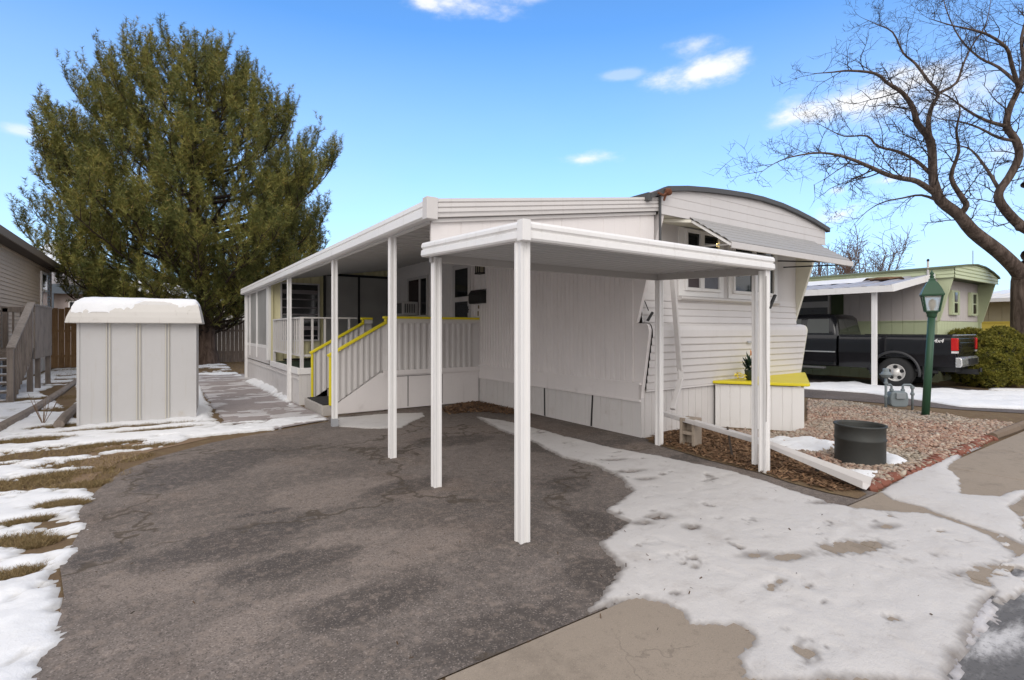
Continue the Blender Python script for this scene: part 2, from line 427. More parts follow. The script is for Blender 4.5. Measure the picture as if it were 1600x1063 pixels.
def snow_mat(name, base, dirt, amt, spec=.35, slush=.6):
    t = NT(name)
    c = t.mix(t.noise(.8, 5), mul(base, .93), mul(base, 1.04))
    d = t.ramp(t.noise((2.2, 3.0, 2), 7, .68, .3), .5, .78)
    c = t.mix(t.math('MULTIPLY', d, amt), c, dirt)
    c = t.mix(t.math('MULTIPLY', t.ramp(t.noise(30, 5, .75), .66, .78), amt*1.3, True), c, mul(dirt, .45))
    at = t.n.new('ShaderNodeAttribute'); at.attribute_name = 'slush'
    sl = t.math('MULTIPLY', at.outputs['Fac'], t.math('ADD', .45, t.noise(9, 6, .7)), True)
    c = t.mix(t.math('MULTIPLY', sl, slush), c, mul(dirt, .62))
    c = t.mix(t.math('MULTIPLY', t.ramp(t.noise(85, 4, .8), .60, .74), amt), c, mul(dirt, .5))
    c = t.mix(t.math('MULTIPLY', t.ramp(t.noise((5, 9, 5), 8, .75, .5), .58, .70), amt*.9), c, mul(dirt, .85))
    t.bump(t.math('ADD', t.noise(24, 7, .72), t.math('MULTIPLY', t.noise(150, 3), .35)), .6, .012)
    return t.set(c, t.math('ADD', .5, t.math('MULTIPLY', t.noise(5), .3)), 0, spec)
SNOW = snow_mat('fresh snow', (.82, .825, .84), (.50, .46, .40), .22)
SNOWD = snow_mat('trodden snow', (.575, .55, .53), (.33, .295, .27), .52, .35, .95)
ICE = snow_mat('thin ice film', (.55, .525, .525), (.25, .22, .215), .75, .5)

# ---------------------------------------------------------------- ground sheets
def flat(name, poly, z, mat, thick=0):
    mb = MB()
    if thick: mb.prism(poly, 'z', z-thick, z)
    else: mb.face([(x, y, z) for x, y in poly])
    o = mb.build(name, mat)
    if not thick and o.data.polygons[0].normal.z < 0: o.data.flip_normals()
    return tag(o, kind='structure')
flat('ground', [(-900, -300), (1200, -300), (1200, 1500), (-900, 1500)], 0, SOIL)
drive = [(-0.45, 2.99), (-0.42, 3.32), (-0.43, 3.79), (-0.51, 4.31), (-0.47, 4.98), (-0.53, 5.51), (-0.47, 6.07), (-0.31, 6.79), (-0.01, 7.30), (0.58, 7.84), (1.34, 8.19), (2.27, 8.56)] + [(2.4, 9.05), (5.52, 9.2), (5.52, 4.85), (5.30, 4.0), (5.38, 3.0), (5.42, 1.99), (-.75, 1.99)]
flat('driveway', drive, .010, ASPH)
flat('road', [(-60, -9), (90, -9), (90, .875), (-60, .875)], .008, ROAD)
mb = MB(); x = -20.0; rr = random.Random(3)
while x < 60:
    w = 1.5
    if x + w < -.8 or x > -.9:
        mb.hexa([(x+.006, .88, -.1), (x+w-.006, .88, -.1), (x+w-.006, 1.97, -.1), (x+.006, 1.97, -.1),
                 (x+.006, .88, .018), (x+w-.006, .88, .018), (x+w-.006, 1.97, .022), (x+.006, 1.97, .022)])
    x += w
tag(mb.build('sidewalk', CONC, bevel=.006), kind='structure')
flat('walkway', [(0.89, 9.37), (0.91, 17.95), (1.15, 19.87), (2.47, 19.26), (2.28, 10.97), (2.35, 8.72), (1.45, 8.35)], .016, CONC2)
flat('gravel_margin', [(-0.55, 5.52), (-0.58, 6.04), (-0.52, 6.73), (-0.36, 7.34), (-0.04, 7.75), (0.61, 8.21), (0.39, 8.41), (-0.22, 8.53), (-0.64, 8.37), (-0.72, 7.16), (-0.69, 6.12)], .006, SAND)
# neighbour's driveway and street strip at the right
flat('neighbour_driveway', [(11.9, 5.2), (12.3, 3.2), (12.9, 2.0), (40, 2.0), (40, 4.0), (19.5, 4.05), (17.6, 4.4), (17.6, 22), (11.0, 22), (11.0, 8)], .010, ASPH2)
flat('bush_bed_soil', [(16.6, 2.9), (40, 2.5), (40, 8), (17.7, 8)], .014, SOIL)

# ---------------------------------------------------------------- snow: height fields that thin out to a ragged edge
def hashn(ix, iy, seed):
    h = (ix*374761393 + iy*668265263 + seed*1442695041) & 0xffffffff
    h = ((h ^ (h >> 13))*1274126177) & 0xffffffff
    return ((h ^ (h >> 16)) & 0xffff)/65535.0
def vnoise(x, y, seed):
    ix = np.floor(x).astype(np.int64); iy = np.floor(y).astype(np.int64)
    fx = x-ix; fy = y-iy; fx = fx*fx*(3-2*fx); fy = fy*fy*(3-2*fy)
    a = hashn(ix, iy, seed); b = hashn(ix+1, iy, seed); c = hashn(ix, iy+1, seed); d = hashn(ix+1, iy+1, seed)
    return a*(1-fx)*(1-fy) + b*fx*(1-fy) + c*(1-fx)*fy + d*fx*fy
def fbm(x, y, seed, octv=5):
    s_, a, t_ = 0, .5, 0
    for k in range(octv):
        s_ = s_ + a*vnoise(x*2**k + 17.3*k, y*2**k - 9.1*k, seed+k); t_ += a; a *= .55
    return s_/t_
def sdist(px, py, poly):
    n = len(poly); d = np.full(px.shape, 1e9); inside = np.zeros(px.shape, bool)
    for i in range(n):
        x1, y1 = poly[i]; x2, y2 = poly[(i+1) % n]
        ex, ey = x2-x1, y2-y1; L = ex*ex+ey*ey + 1e-12
        t_ = np.clip(((px-x1)*ex + (py-y1)*ey)/L, 0, 1)
        d = np.minimum(d, np.hypot(px-x1-t_*ex, py-y1-t_*ey))
        c = ((y1 > py) != (y2 > py)) & (px < ex*(py-y1)/((y2-y1) if abs(y2-y1) > 1e-9 else 1e-9) + x1)
        inside ^= c
    return np.where(inside, d, -d)
def snow(name, poly, res, hmax, edge, freq, seed, mat, z0=.012, soft=.08, holes=(), lumps=.3, cover=None, kind='structure', lump_f=3.0, coverf=1.3, prints=(), fray=0):
    P = np.array(poly); x0, y0 = P.min(0)-edge*1.5; x1, y1 = P.max(0)+edge*1.5
    xs = np.arange(x0, x1, res); ys = np.arange(y0, y1, res)
    X, Y = np.meshgrid(xs, ys)
    s_ = sdist(X, Y, poly)
    s_ = s_ + edge*(fbm(X*freq, Y*freq, seed)-.5)*2 + edge*.9*(fbm(X*freq*5, Y*freq*6, seed+9)-.5) + edge*.45*(fbm(X*freq*17, Y*freq*20, seed+19, 3)-.5)
    if cover is not None: s_ = np.minimum(s_, (cover - fbm(X*coverf, Y*coverf*1.7, seed+31, 6))*1.1)
    if fray: s_ = np.minimum(s_, (fray - fbm(X*5.5, Y*7.5, seed+41, 5))*.5)
    for hx, hy, rx, ry, an in holes:
        ca, sa = math.cos(an), math.sin(an)
        u = ((X-hx)*ca + (Y-hy)*sa)/rx; v = (-(X-hx)*sa + (Y-hy)*ca)/ry
        q = np.hypot(u, v) - 1 + (fbm(X*4/max(rx, .2), Y*4/max(ry, .2), seed+50)-.5)*1.7
        s_ = np.minimum(s_, q*min(rx, ry)*.8)
    lum = fbm(X*lump_f, Y*lump_f, seed+70)
    h = hmax*(1-np.exp(-np.maximum(s_, 0)/soft))*(1-lumps + lumps*2*lum)
    for hx, hy, an in prints:
        ca, sa = math.cos(an), math.sin(an); u = ((X-hx)*ca + (Y-hy)*sa)/.12; v = (-(X-hx)*sa + (Y-hy)*ca)/.045
        q = np.hypot(u, v); h = h*(1 - .55*np.exp(-(q**3))) + .0015*np.exp(-((q-1.35)*3)**2)*(s_ > .03)
    Z = z0 + np.where(s_ > 0, h, -.012 + np.maximum(s_, -.1)*.1)
    keep = s_ > -res*.9
    cell = (s_[:-1, :-1] > 0) | (s_[1:, :-1] > 0) | (s_[:-1, 1:] > 0) | (s_[1:, 1:] > 0)
    ny, nx = X.shape; idx = np.arange(ny*nx).reshape(ny, nx)
    f = np.stack([idx[:-1, :-1][cell], idx[:-1, 1:][cell], idx[1:, 1:][cell], idx[1:, :-1][cell]], 1)
    used = np.unique(f); re = np.zeros(ny*nx, dtype=np.int64); re[used] = np.arange(len(used))
    V = np.stack([X.ravel(), Y.ravel(), Z.ravel()], 1)[used]
    o = np_mesh(name, V, re[f], mat, smooth=True)
    at = o.data.attributes.new('slush', 'FLOAT', 'POINT'); at.data.foreach_set('value', np.clip(1 - s_.ravel()[used]/(soft*.40), 0, 1).astype(np.float32))
    return tag(o, kind=kind)
fp = []
rr = random.Random(11)
for px_, py_, rx, ry in [(3.88, 1.58, 0.21, 0.075), (4.09, 0.92, 0.16, 0.09), (4.27, 0.88, 0.2, 0.1), (3.26, 2.70, 0.07, 0.04), (3.29, 2.42, 0.04, 0.03), (3.22, 1.88, 0.05, 0.02), (3.39, 1.74, 0.09, 0.03), (3.06, 2.68, 0.04, 0.02), (4.50, 1.60, 0.06, 0.03), (4.77, 2.09, 0.1, 0.03), (4.06, 3.73, 0.09, 0.03), (3.98, 3.45, 0.05, 0.02), (4.26, 4.16, 0.06, 0.02)]:
    fp.append((px_, py_, rx, ry, -.35))
prints = []
for line, n_ in (([(2.72, 0.93), (3.49, 2.75)], 11), ([(2.59, 1.51), (5.09, 1.65)], 8), ([(2.02, 1.35), (3.84, 1.38)], 7), ([(2.78, 2.47), (3.07, 1.34)], 7), ([(3.29, 1.04), (4.48, 2.07)], 7)):
    (ax_, ay_), (bx_, by_) = line; an_ = math.atan2(by_-ay_, bx_-ax_)
    for k in range(n_):
        t_ = (k+rr.uniform(-.2, .2))/n_; o_ = (.11 if k % 2 else -.11)
        prints.append((ax_+(bx_-ax_)*t_ - math.sin(an_)*o_, ay_+(by_-ay_)*t_ + math.cos(an_)*o_, an_ + rr.uniform(-.3, .3)))
lawnfree = [(-1.17, 8.25, 0.8, 0.42), (-0.98, 6.73, 0.7, 0.34), (-0.75, 7.03, 0.35, 0.14), (-0.57, 7.48, 0.5, 0.26), (-0.21, 8.07, 0.4, 0.14), (-1.53, 9.43, 0.4, 0.2), (-0.49, 8.49, 0.35, 0.12), (-0.59, 6.39, 0.2, 0.12), (-0.70, 5.82, 0.15, 0.1), (-0.69, 4.85, 0.12, 0.08), (-0.73, 4.31, 0.14, 0.08), (0.03, 9.32, 0.5, 0.1), (-0.84, 5.44, 0.16, 0.06), (-0.89, 4.99, 0.25, 0.12), (-1.26, 10.45, 0.35, 0.2), (-1.46, 9.38, 0.5, 0.15), (-1.35, 12.66, 0.6, 0.4), (-2.11, 14.91, 0.8, 0.4), (-0.37, 9.84, 0.8, 0.13), (-0.59, 5.74, 0.1, 0.06), (-1.19, 6.81, 0.5, 0.2)]
lawnholes = [(a, b, c, d, -.1) for a, b, c, d in lawnfree]
snow('driveway_snow', [(4.48, 7.63), (4.66, 6.78), (4.67, 5.79), (4.69, 4.58), (4.88, 3.76), (4.94, 3.24), (4.91, 2.87), (4.83, 2.48), (4.76, 2.14), (4.75, 1.94), (4.91, 1.72), (5.11, 1.53), (5.04, 1.27), (4.90, 1.08), (4.71, 0.92), (4.48, 0.83), (4.09, 0.83), (3.79, 0.85), (3.35, 0.82), (3.05, 0.81), (2.72, 0.75), (2.00, 1.25), (2.24, 1.35), (2.39, 1.39), (2.40, 1.48), (2.18, 1.62), (2.26, 1.73), (2.21, 1.92), (2.05, 2.00), (1.81, 2.01), (1.99, 2.06), (2.17, 2.13), (2.38, 2.28), (2.55, 2.62), (2.98, 2.79), (3.02, 3.07), (3.60, 3.28), (3.85, 3.73), (3.93, 4.12), (3.90, 4.62), (4.09, 5.53), (4.18, 6.41)],
     .022, .015, .06, 2.2, 5, SNOWD, .022, .1, fp, .6, lump_f=2.2, prints=prints, fray=.80)
snow('sidewalk_snow', [(5.41, 1.99), (6.68, 2.05), (8.28, 2.07), (9.04, 2.03), (7.84, 2.02), (6.91, 1.89), (6.55, 1.69), (5.94, 1.54), (6.13, 1.32), (6.75, 1.25), (6.46, 1.20), (5.87, 1.21), (5.58, 1.06), (4.89, 0.92), (5.01, 1.05), (5.08, 1.32), (5.23, 1.61), (5.24, 1.83)], .022, .022, .035, 3, 8, SNOWD, .022, .06, (), .4)
snow('road_edge_slush', [(2.72, 0.75), (3.05, 0.81), (3.34, 0.83), (3.78, 0.86), (4.29, 0.81), (4.41, 0.78), (4.14, 0.73), (3.65, 0.79), (3.18, 0.78), (2.77, 0.72)], .022, .012, .06, 4, 12, ICE, .012, .05, (), .6, cover=.60)
snow('kerb_slush', [(4.77, 1.10), (5.77, 1.09), (6.05, 0.99), (4.42, 0.72), (3.78, 0.82), (4.15, 0.95)], .02, .010, .06, 5, 14, SNOWD, .020, .05, (), .6, cover=.53, coverf=3.5)
snow('lawn_snow', [(-0.31, 1.70), (-0.46, 3.00), (-0.42, 3.32), (-0.44, 3.79), (-0.51, 4.32), (-0.48, 4.98), (-0.56, 5.53), (-0.50, 6.05), (-0.58, 6.78), (-0.53, 7.81), (-0.07, 7.90), (0.39, 8.31), (1.37, 8.40), (2.28, 8.76), (2.33, 9.27), (0.78, 9.31), (0.81, 11.18), (0.87, 16.66), (-1.80, 18.50), (-1.10, 11.23), (-2.37, 16.75)] + [(-2.3, 18.0), (-3.4, 18.5), (-5.5, 14), (-5.5, 2.4), (-2.2, 1.3), (-1.2, 1.2)],
     .028, .038, .11, 1.7, 21, SNOW, .012, .10, lawnholes, .5, cover=.725, coverf=1.0, fray=.735)
snow('far_lawn_snow', [(-3.3, 18.5), (-2.2, 17.5), (.9, 20), (2.2, 18.6), (2.4, 26.5), (-3.2, 26.5)], .06, .05, .15, 1.0, 33, SNOW, .004, .1, (), .5, cover=.49)
snow('porch_snow', [(2.51, 8.83), (3.29, 8.77), (3.93, 8.50), (3.77, 8.12), (3.31, 7.70), (3.05, 7.37), (2.71, 7.48), (2.29, 8.01)], .022, .02, .05, 2.5, 41, SNOWD, .012, .07, (), .4)
snow('porch_edge_snow', [(2.41, 17.91), (2.53, 15.52), (2.41, 12.05), (2.33, 10.73), (2.14, 10.86), (2.15, 13.19), (2.05, 16.26)], .03, .10, .05, 3, 43, SNOW, .014, .08, (), .6, cover=.62)
snow('walkway_ice', [(0.87, 9.32), (0.88, 17.50), (1.12, 19.33), (2.37, 18.47), (2.24, 10.79), (2.37, 8.78), (1.45, 8.35)], .025, .008, .05, 2.0, 45, ICE, .016, .05, (), .5, cover=.50, coverf=2.2)
snow('neighbour_snow_strip', [(13.96, 7.07), (14.78, 7.10), (15.33, 6.72), (16.29, 6.48), (15.37, 5.74), (15.51, 5.29), (15.89, 4.36), (16.57, 3.14), (17.45, 2.25), (12.84, 1.66), (13.28, 2.51), (12.71, 3.29), (13.31, 4.31), (13.65, 5.29), (13.36, 6.42), (13.36, 6.77)], .045, .07, .06, 1.5, 51, SNOW, .012, .12, (), .6)
snow('neighbour_snow_line', [(17.27, 3.91), (18.53, 2.39), (17.62, 2.27), (16.73, 3.79)], .05, .03, .05, 1.5, 52, SNOW, .02, .06)
snow('rock_bed_snow', [(6.70, 3.78), (7.22, 3.62), (7.45, 3.27), (7.18, 3.00), (6.61, 2.83), (6.36, 3.07), (6.27, 3.37)], .022, .05, .10, 2.6, 53, SNOW, .03, .06, (), .5, cover=.52, coverf=2.6)
snow('rock_bed_snow_patch', [(7.08, 2.58), (7.12, 2.48), (6.85, 2.18), (6.63, 2.14), (6.49, 2.27), (6.60, 2.42)], .022, .05, .05, 2.6, 54, SNOW, .03, .06, (), .5)
snow('brick_edge_snow', [(5.94, 2.49), (6.07, 2.35), (6.20, 2.20), (5.78, 2.12), (5.49, 2.12), (5.74, 2.52)], .022, .04, .05, 2.6, 55, SNOW, .03, .06, (), .5, cover=.6)
snow('shed_side_snow', [(0.80, 15.93), (0.92, 15.85), (0.74, 9.97), (0.49, 9.64)], .025, .05, .02, 3, 56, SNOW, .014, .06)
# ---------------------------------------------------------------- dead grass, mulch and river rock: uncountable stuff
def blades(name, spots, n, h, w, mat, seed, z=0.0, spread=None):
    rg = np.random.default_rng(seed); V = []
    k = rg.integers(0, len(spots), n); sp = np.array(spots)[k]
    wgt = np.sqrt(rg.random(n)); an = rg.random(n)*6.283
    cx = sp[:, 0] + np.cos(an)*wgt*sp[:, 2]*1.1; cy = sp[:, 1] + np.sin(an)*wgt*sp[:, 3]*1.15
    a2 = rg.random(n)*6.283; hh = h*(.4+rg.random(n)); lean = rg.normal(0, .9, (n, 2))*hh[:, None]
    dx, dy = np.cos(a2)*w, np.sin(a2)*w
    A = np.stack([cx-dx, cy-dy, np.full(n, z)], 1); B = np.stack([cx+dx, cy+dy, np.full(n, z)], 1)
    T = np.stack([cx+lean[:, 0], cy+lean[:, 1], z+hh], 1)
    V = np.stack([A, B, T], 1).reshape(-1, 3)
    return tag(np_mesh(name, V, np.arange(3*n).reshape(-1, 3), mat), kind='stuff')
t = NT('straw grass')
t.set(t.cramp(t.rnd(), [(0, (.16, .105, .05)), (.4, (.28, .20, .10)), (.7, (.14, .11, .045)), (1, (.36, .27, .15))]), .9, 0, .2)
STRAW = t.m
o = blades('dead_grass', lawnfree, 42000, .03, .003, STRAW, 3)
tag(o, 'flattened tan dead grass showing through the lawn snow', 'grass')
o = blades('fence_foot_grass', [(-1.6, 22.5, 1.6, 3.5), (3.0, 23, 3.2, 3), (-.6, 15, .8, 1.2)], 9000, .06, .006, STRAW, 4)
tag(o, 'dry rusty grass and needles below the board fence and pine', 'grass')
t = NT('brown mulch')
t.set(t.cramp(t.rnd(), [(0, (.09, .05, .03)), (.5, (.21, .12, .065)), (.8, (.30, .19, .11)), (1, (.14, .08, .05))]), .95, 0, .2)
MULCH = t.m
def litter(name, poly, n, size, mat, seed, z=.02):
    rg = np.random.default_rng(seed); P = np.array(poly); lo, hi = P.min(0), P.max(0)
    q = lo + rg.random((n*3, 2))*(hi-lo); q = q[sdist(q[:, 0], q[:, 1], poly) > (rg.random(len(q))-.6)*.12][:n]; n = len(q)
    a = rg.random(n)*6.283; L = size*(.5+rg.random(n)); w_ = L*(.15+.2*rg.random(n))
    ux, uy = np.cos(a), np.sin(a); zz = z + rg.random(n)*.025; tl = rg.normal(0, .25, n)*L
    c = np.stack([q[:, 0], q[:, 1], zz], 1); U = np.stack([ux*L, uy*L, tl], 1)*.5; Wv = np.stack([-uy*w_, ux*w_, rg.normal(0, .2, n)*w_], 1)*.5
    V = np.stack([c-U-Wv, c+U-Wv, c+U+Wv, c-U+Wv], 1).reshape(-1, 3)
    return tag(np_mesh(name, V, np.arange(4*n).reshape(-1, 4), mat), kind='stuff')
flat('mulch_soil', [(5.35, 4.61), (6.29, 5.02), (6.82, 4.90), (6.37, 3.55), (5.66, 2.49), (5.27, 2.02), (5.06, 2.01), (5.02, 2.26), (5.05, 2.59), (5.14, 2.93), (5.16, 3.54), (5.26, 4.15)], .018, SOIL)
o = litter('bark_mulch', [(5.43, 4.65), (6.31, 5.00), (6.99, 4.91), (6.37, 3.55), (5.74, 2.52), (5.35, 2.12), (5.10, 2.29), (5.16, 2.64), (5.19, 2.96), (5.26, 3.61), (5.37, 4.24)], 9000, .05, MULCH, 5)
tag(o, 'rust brown bark mulch along the fallen white gutter', 'mulch')
o = litter('leaf_litter', [(4.39, 8.72), (5.35, 9.31), (5.52, 8.96), (5.48, 7.97), (5.35, 7.19), (5.15, 7.49), (4.74, 8.02), (4.22, 8.13)], 2600, .05, MULCH, 6, .012)
tag(o, 'brown leaf litter in the corner by the porch skirting', 'leaves')
def stones(name, poly, n, size, mat, seed, z=.01):
    rg = np.random.default_rng(seed); P = np.array(poly); lo, hi = P.min(0), P.max(0)
    q = lo + rg.random((n*4, 2))*(hi-lo); q = q[sdist(q[:, 0], q[:, 1], poly) > 0][:n]; n = len(q)
    b = bmesh.new(); bmesh.ops.create_icosphere(b, subdivisions=1, radius=1)
    bv = np.array([v.co[:] for v in b.verts]); bf = np.array([[v.index for v in f.verts] for f in b.faces]); b.free()
    r = size*(.55+.9*rg.random(n)**2); a = rg.random(n)*6.283
    sc = np.stack([r*(1+.5*rg.random(n)), r*(.7+.4*rg.random(n)), r*(.45+.3*rg.random(n))], 1)
    V = bv[None]*(1+.28*(rg.random((n, len(bv), 1))-.5))*sc[:, None, :]
    tx = rg.normal(0, .35, n)[:, None]; V[:, :, 2] += V[:, :, 0]*tx
    ca, sa = np.cos(a)[:, None], np.sin(a)[:, None]
    Vx = V[:, :, 0]*ca - V[:, :, 1]*sa; Vy = V[:, :, 0]*sa + V[:, :, 1]*ca
    zz = z + .035*vnoise(q[:, 0]*3, q[:, 1]*3, seed) + rg.random(n)*.015
    V = np.stack([Vx + q[:, 0:1], Vy + q[:, 1:2], V[:, :, 2] + zz[:, None]], 2).reshape(-1, 3)
    F = (bf[None] + (np.arange(n)*len(bv))[:, None, None]).reshape(-1, 3)
    return tag(np_mesh(name, V, F, mat, smooth=True), kind='stuff')
t = NT('dark debris')
t.set(t.cramp(t.rnd(), [(0, (.03, .022, .016)), (.5, (.09, .055, .03)), (.8, (.15, .11, .08)), (1, (.05, .045, .04))]), .9, 0, .2)
o = litter('fallen_debris', [(-0.32, 3.25), (-0.43, 5.11), (0.56, 7.54), (3.08, 7.66), (4.34, 5.40), (4.79, 3.69), (4.82, 2.44), (4.61, 1.49), (4.22, 0.91), (2.85, 0.78), (2.05, 1.28), (1.67, 1.88), (0.80, 2.14)], 330, .017, t.m, 15, .022)
tag(o, 'tiny dark leaf and twig bits scattered over asphalt and snow', 'debris')
t = NT('pink river rock')
t.set(t.mix(t.ramp(t.noise(.5, 4), .4, .65), t.cramp(t.rnd(), [(0, (0.210, 0.116, 0.085)), (.3, (0.354, 0.218, 0.157)), (.55, (0.473, 0.347, 0.272)), (.75, (0.263, 0.170, 0.136)), (.9, (0.551, 0.476, 0.382)), (1, (0.144, 0.116, 0.103))]),
      t.cramp(t.rnd(), [(0, (0.210, 0.177, 0.136)), (.3, (0.354, 0.306, 0.238)), (.6, (0.446, 0.394, 0.328)), (.85, (0.197, 0.177, 0.157)), (1, (0.551, 0.489, 0.396))])), .85, 0, .25)
t.bump(t.noise(60, 3), .5, .004)
ROCK = t.m
bed = [(11.31, 5.44), (11.45, 4.67), (11.23, 3.83), (11.07, 2.87), (10.94, 2.07), (9.20, 2.06), (7.31, 2.06), (5.51, 2.06), (5.79, 2.48), (6.37, 3.55), (6.71, 4.50), (7.45, 3.77), (8.66, 4.16)]
flat('rock_bed_soil', bed, .016, SAND)
o = stones('river_rock', bed, 19000, .023, ROCK, 8, .012)
tag(o, 'pink and tan river rock filling the front garden bed', 'gravel')
# ---------------------------------------------------------------- the white mobile home
home = root('mobile_home', (5.49, 4.9, 0), 'long white mobile home with bowed roof front standing behind the carport', 'mobile home')
prof_front = [(5.7, .50), (5.7, 3.03), (4.50, 3.03), (4.93, 1.60), (4.945, 1.585), (4.80, 1.585), (4.755, 1.572), (4.725, 1.54), (4.712, 1.49), (4.718, 1.43), (4.835, .66), (4.85, .50)]
mb = MB(); mb.prism(prof_front, 'x', 5.492, 5.55); mb.box(5.492, 5.55, 5.7, 19.4, .5, 3.2)
sheet(mb, (5.468, 13.9), (5.468, 4.985), .76, 3.03, ribs(8.915, .098, .030, .014, .06, 4) + [(8.916, -.03)])
mb.build('side_wall', SIDE, home)
mb = MB()                                                      # smooth belt between siding and skirting
sheet(mb, (5.462, 13.9), (5.462, 4.86), .52, .765, [(0, 0), (9.04, 0)], 1)
mb.box(5.45, 5.49, 4.84, 13.9, .735, .765); mb.box(5.455, 5.49, 4.845, 13.9, .50, .53)
mb.build('belt_trim', SIDE, home)
mb = MB()
sheet(mb, (5.485, 9.16), (5.485, 4.845), 0, .505, ribs(4.315, .20, .012, .008, .25, 8))
mb.box(5.487, 5.52, 9.1, 19, 0, .5)
mb.build('side_skirting', SKIRT, home)
for yy, lean in ((6.98, .01), (5.83, -.03)):
    mb = MB(); mb.hexa([(5.474, yy-.014, .02), (5.482, yy-.014, .02), (5.482, yy+.012, .02), (5.474, yy+.012, .02),
                        (5.474, yy-.014+lean, .50), (5.482, yy-.014+lean, .50), (5.482, yy+.010+lean, .50), (5.474, yy+.010+lean, .50)])
    mb.build('skirting_joint', DARK, home)
# front: skirting, lapped bulge, recessed window wall
mb = MB(); sheet(mb, (5.487, 4.845), (9.80, 4.845), 0, .66, ribs(4.313, .145, .012, .008, .2, 12)); mb.box(5.50, 9.79, 4.853, 4.95, 0, .66)
mb.build('front_skirting', SKIRT, home)
def yb(z): return 4.83 - (z-.66)*(4.83-4.705)/(1.47-.66)
rows = [[], []]; pr = []
z = .66; pr.append((4.815, .635)); pr.append((4.805, .64))
while z < 1.44:
    pr += [(yb(z)-.020, z), (yb(z)-.024, z+.012), (yb(z+.104)-.004, z+.10)]; z += .104
pr += [(4.700, 1.50), (4.715, 1.55), (4.75, 1.582), (4.80, 1.592), (4.89, 1.594)]
z = 1.60
while z < 1.93:
    pr += [(4.882, z), (4.880, z+.012), (4.895, z+.095)]; z += .104
pr += [(4.896, 1.96), (4.896, 3.04)]
mb = MB(); mb.grid([[(x, y, z) for y, z in pr] for x in (5.553, 7.0, 8.4, 9.735)])
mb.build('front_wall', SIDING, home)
mb = MB(); mb.prism(prof_front, 'x', 9.737, 9.80); mb.box(9.737, 9.80, 5.7, 19.4, .5, 3.2)
mb.box(9.74, 9.79, 4.86, 19.4, 0, .5)
mb.build('end_wing', CREAM, home)
mb = MB(); mb.box(5.552, 9.735, 4.50, 4.9, 3.03, 3.06); mb.build('soffit', CREAM, home)
mb = MB(); mb.box(5.55, 9.73, 19.3, 19.4, 0, 3.3); mb.build('rear_wall', SIDE, home)
mb = MB(); mb.box(5.573, 5.577, 4.93, 4.95, 1.62, 1.7); mb.bm.free()
arc = [(5.20, 3.235), (5.36, 3.30), (5.53, 3.375), (5.95, 3.445), (6.4, 3.494), (6.9, 3.534), (7.4, 3.563), (7.82, 3.572), (8.4, 3.552), (8.88, 3.506), (9.45, 3.43), (9.98, 3.332), (10.02, 3.315)]
def arcz(x):
    for (a, b), (c, d) in zip(arc, arc[1:]):
        if a <= x <= c: return b + (d-b)*(x-a)/(c-a)
    return arc[0][1] if x < 5.2 else arc[-1][1]
xs = [5.46 + i*(9.96-5.46)/40 for i in range(41)]
rows = []
for k in range(5):
    zb_ = 3.02 + .125*k
    for dz, dy in ((0, -.010), (.006, -.011), (.119, -.006)):
        rows.append([(x, 4.49 + dy, min(arcz(x)-.03, zb_+dz)) for x in xs])
mb = MB(); mb.grid(rows); mb.prism([(x, arcz(x)-.034) for x in xs] + [(9.96, 3.03), (5.46, 3.03)], 'y', 4.492, 4.53)
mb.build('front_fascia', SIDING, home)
mb = MB()
mb.prism([(x, z) for x, z in arc] + [(x, z-.03) for x, z in arc[::-1]], 'y', 4.50, 19.5)
mb.build('roof', ROOF, home)
mb = MB(); mb.prism([(x, z+.012) for x, z in arc] + [(x, z-.055) for x, z in arc[::-1]], 'y', 4.425, 4.497)
mb.box(5.15, 5.22, 4.43, 4.9, 3.15, 3.25)
mb.build('roof_edge', FLASH, home)
mb = MB(); mb.ball((5.50, 4.40, 3.30), (.06, .05, .05), 2, .5, 3); mb.tube([(5.30, 4.40, 3.26), (5.38, 4.38, 3.23), (5.47, 4.40, 3.29), (5.44, 4.42, 3.18)], .016, 6)
mb.build('rusty_bracket', RUST, home)
mb = MB(); mb.bar((5.425, 4.47, 3.24), (5.425, 4.47, 2.6), .02, .03); mb.build('corner_flashing', FLASH, home)
def window(par, x0, x1, z0, z1, y, panes, fw=.05, name='window', frame=WHITE, gl=GLASS):
    """front-facing window, panes = [(x0,x1,z0,z1)]"""
    mb = MB(); d = .05
    mb.box(x0, x1, y-d*.55, y, z0, z1)
    w = mb.build(name, frame, par)
    for i, (a, b, c, e) in enumerate(panes):
        m = MB()
        for q in ((a-fw, b+fw, e, e+fw), (a-fw, b+fw, c-fw, c), (a-fw, a, c, e), (b, b+fw, c, e)):
            m.box(q[0], q[1], y-d*1.25, y-d*.5, q[2], q[3])
        m.build('sash', frame, w, bevel=.006)
        m = MB(); m.box(a, b, y-d*.62, y-d*.56, c, e)
        m.build('pane', gl, w)
    return w
wl_ = window(home, 6.33, 7.44, 2.00, 3.02, 4.893, [(6.50, 6.80, 2.13, 2.95), (6.90, 7.28, 2.13, 2.95)])
wr_ = window(home, 7.58, 9.05, 2.00, 3.02, 4.893, [(7.72, 8.24, 2.13, 2.95), (8.33, 8.88, 2.13, 2.95)])
em = NT('warm lit bulb'); em.b.inputs['Emission Color'].default_value = (1, .72, .25, 1); em.b.inputs['Emission Strength'].default_value = 9
mb = MB(); mb.ball((7.25, 4.864, 2.83), (.014, .01, .024), 2); mb.build('lit_bulb', em.m, wl_, smooth=True)
mb = MB(); mb.bar((6.92, 4.858, 2.81), (7.24, 4.858, 2.83), .012, .02); mb.build('blind_rail', BLIND, wl_)
mb = MB(); mb.bar((6.92, 4.858, 2.55), (7.26, 4.858, 2.55), .012, .015); mb.build('blind_rail', BLIND, wl_)
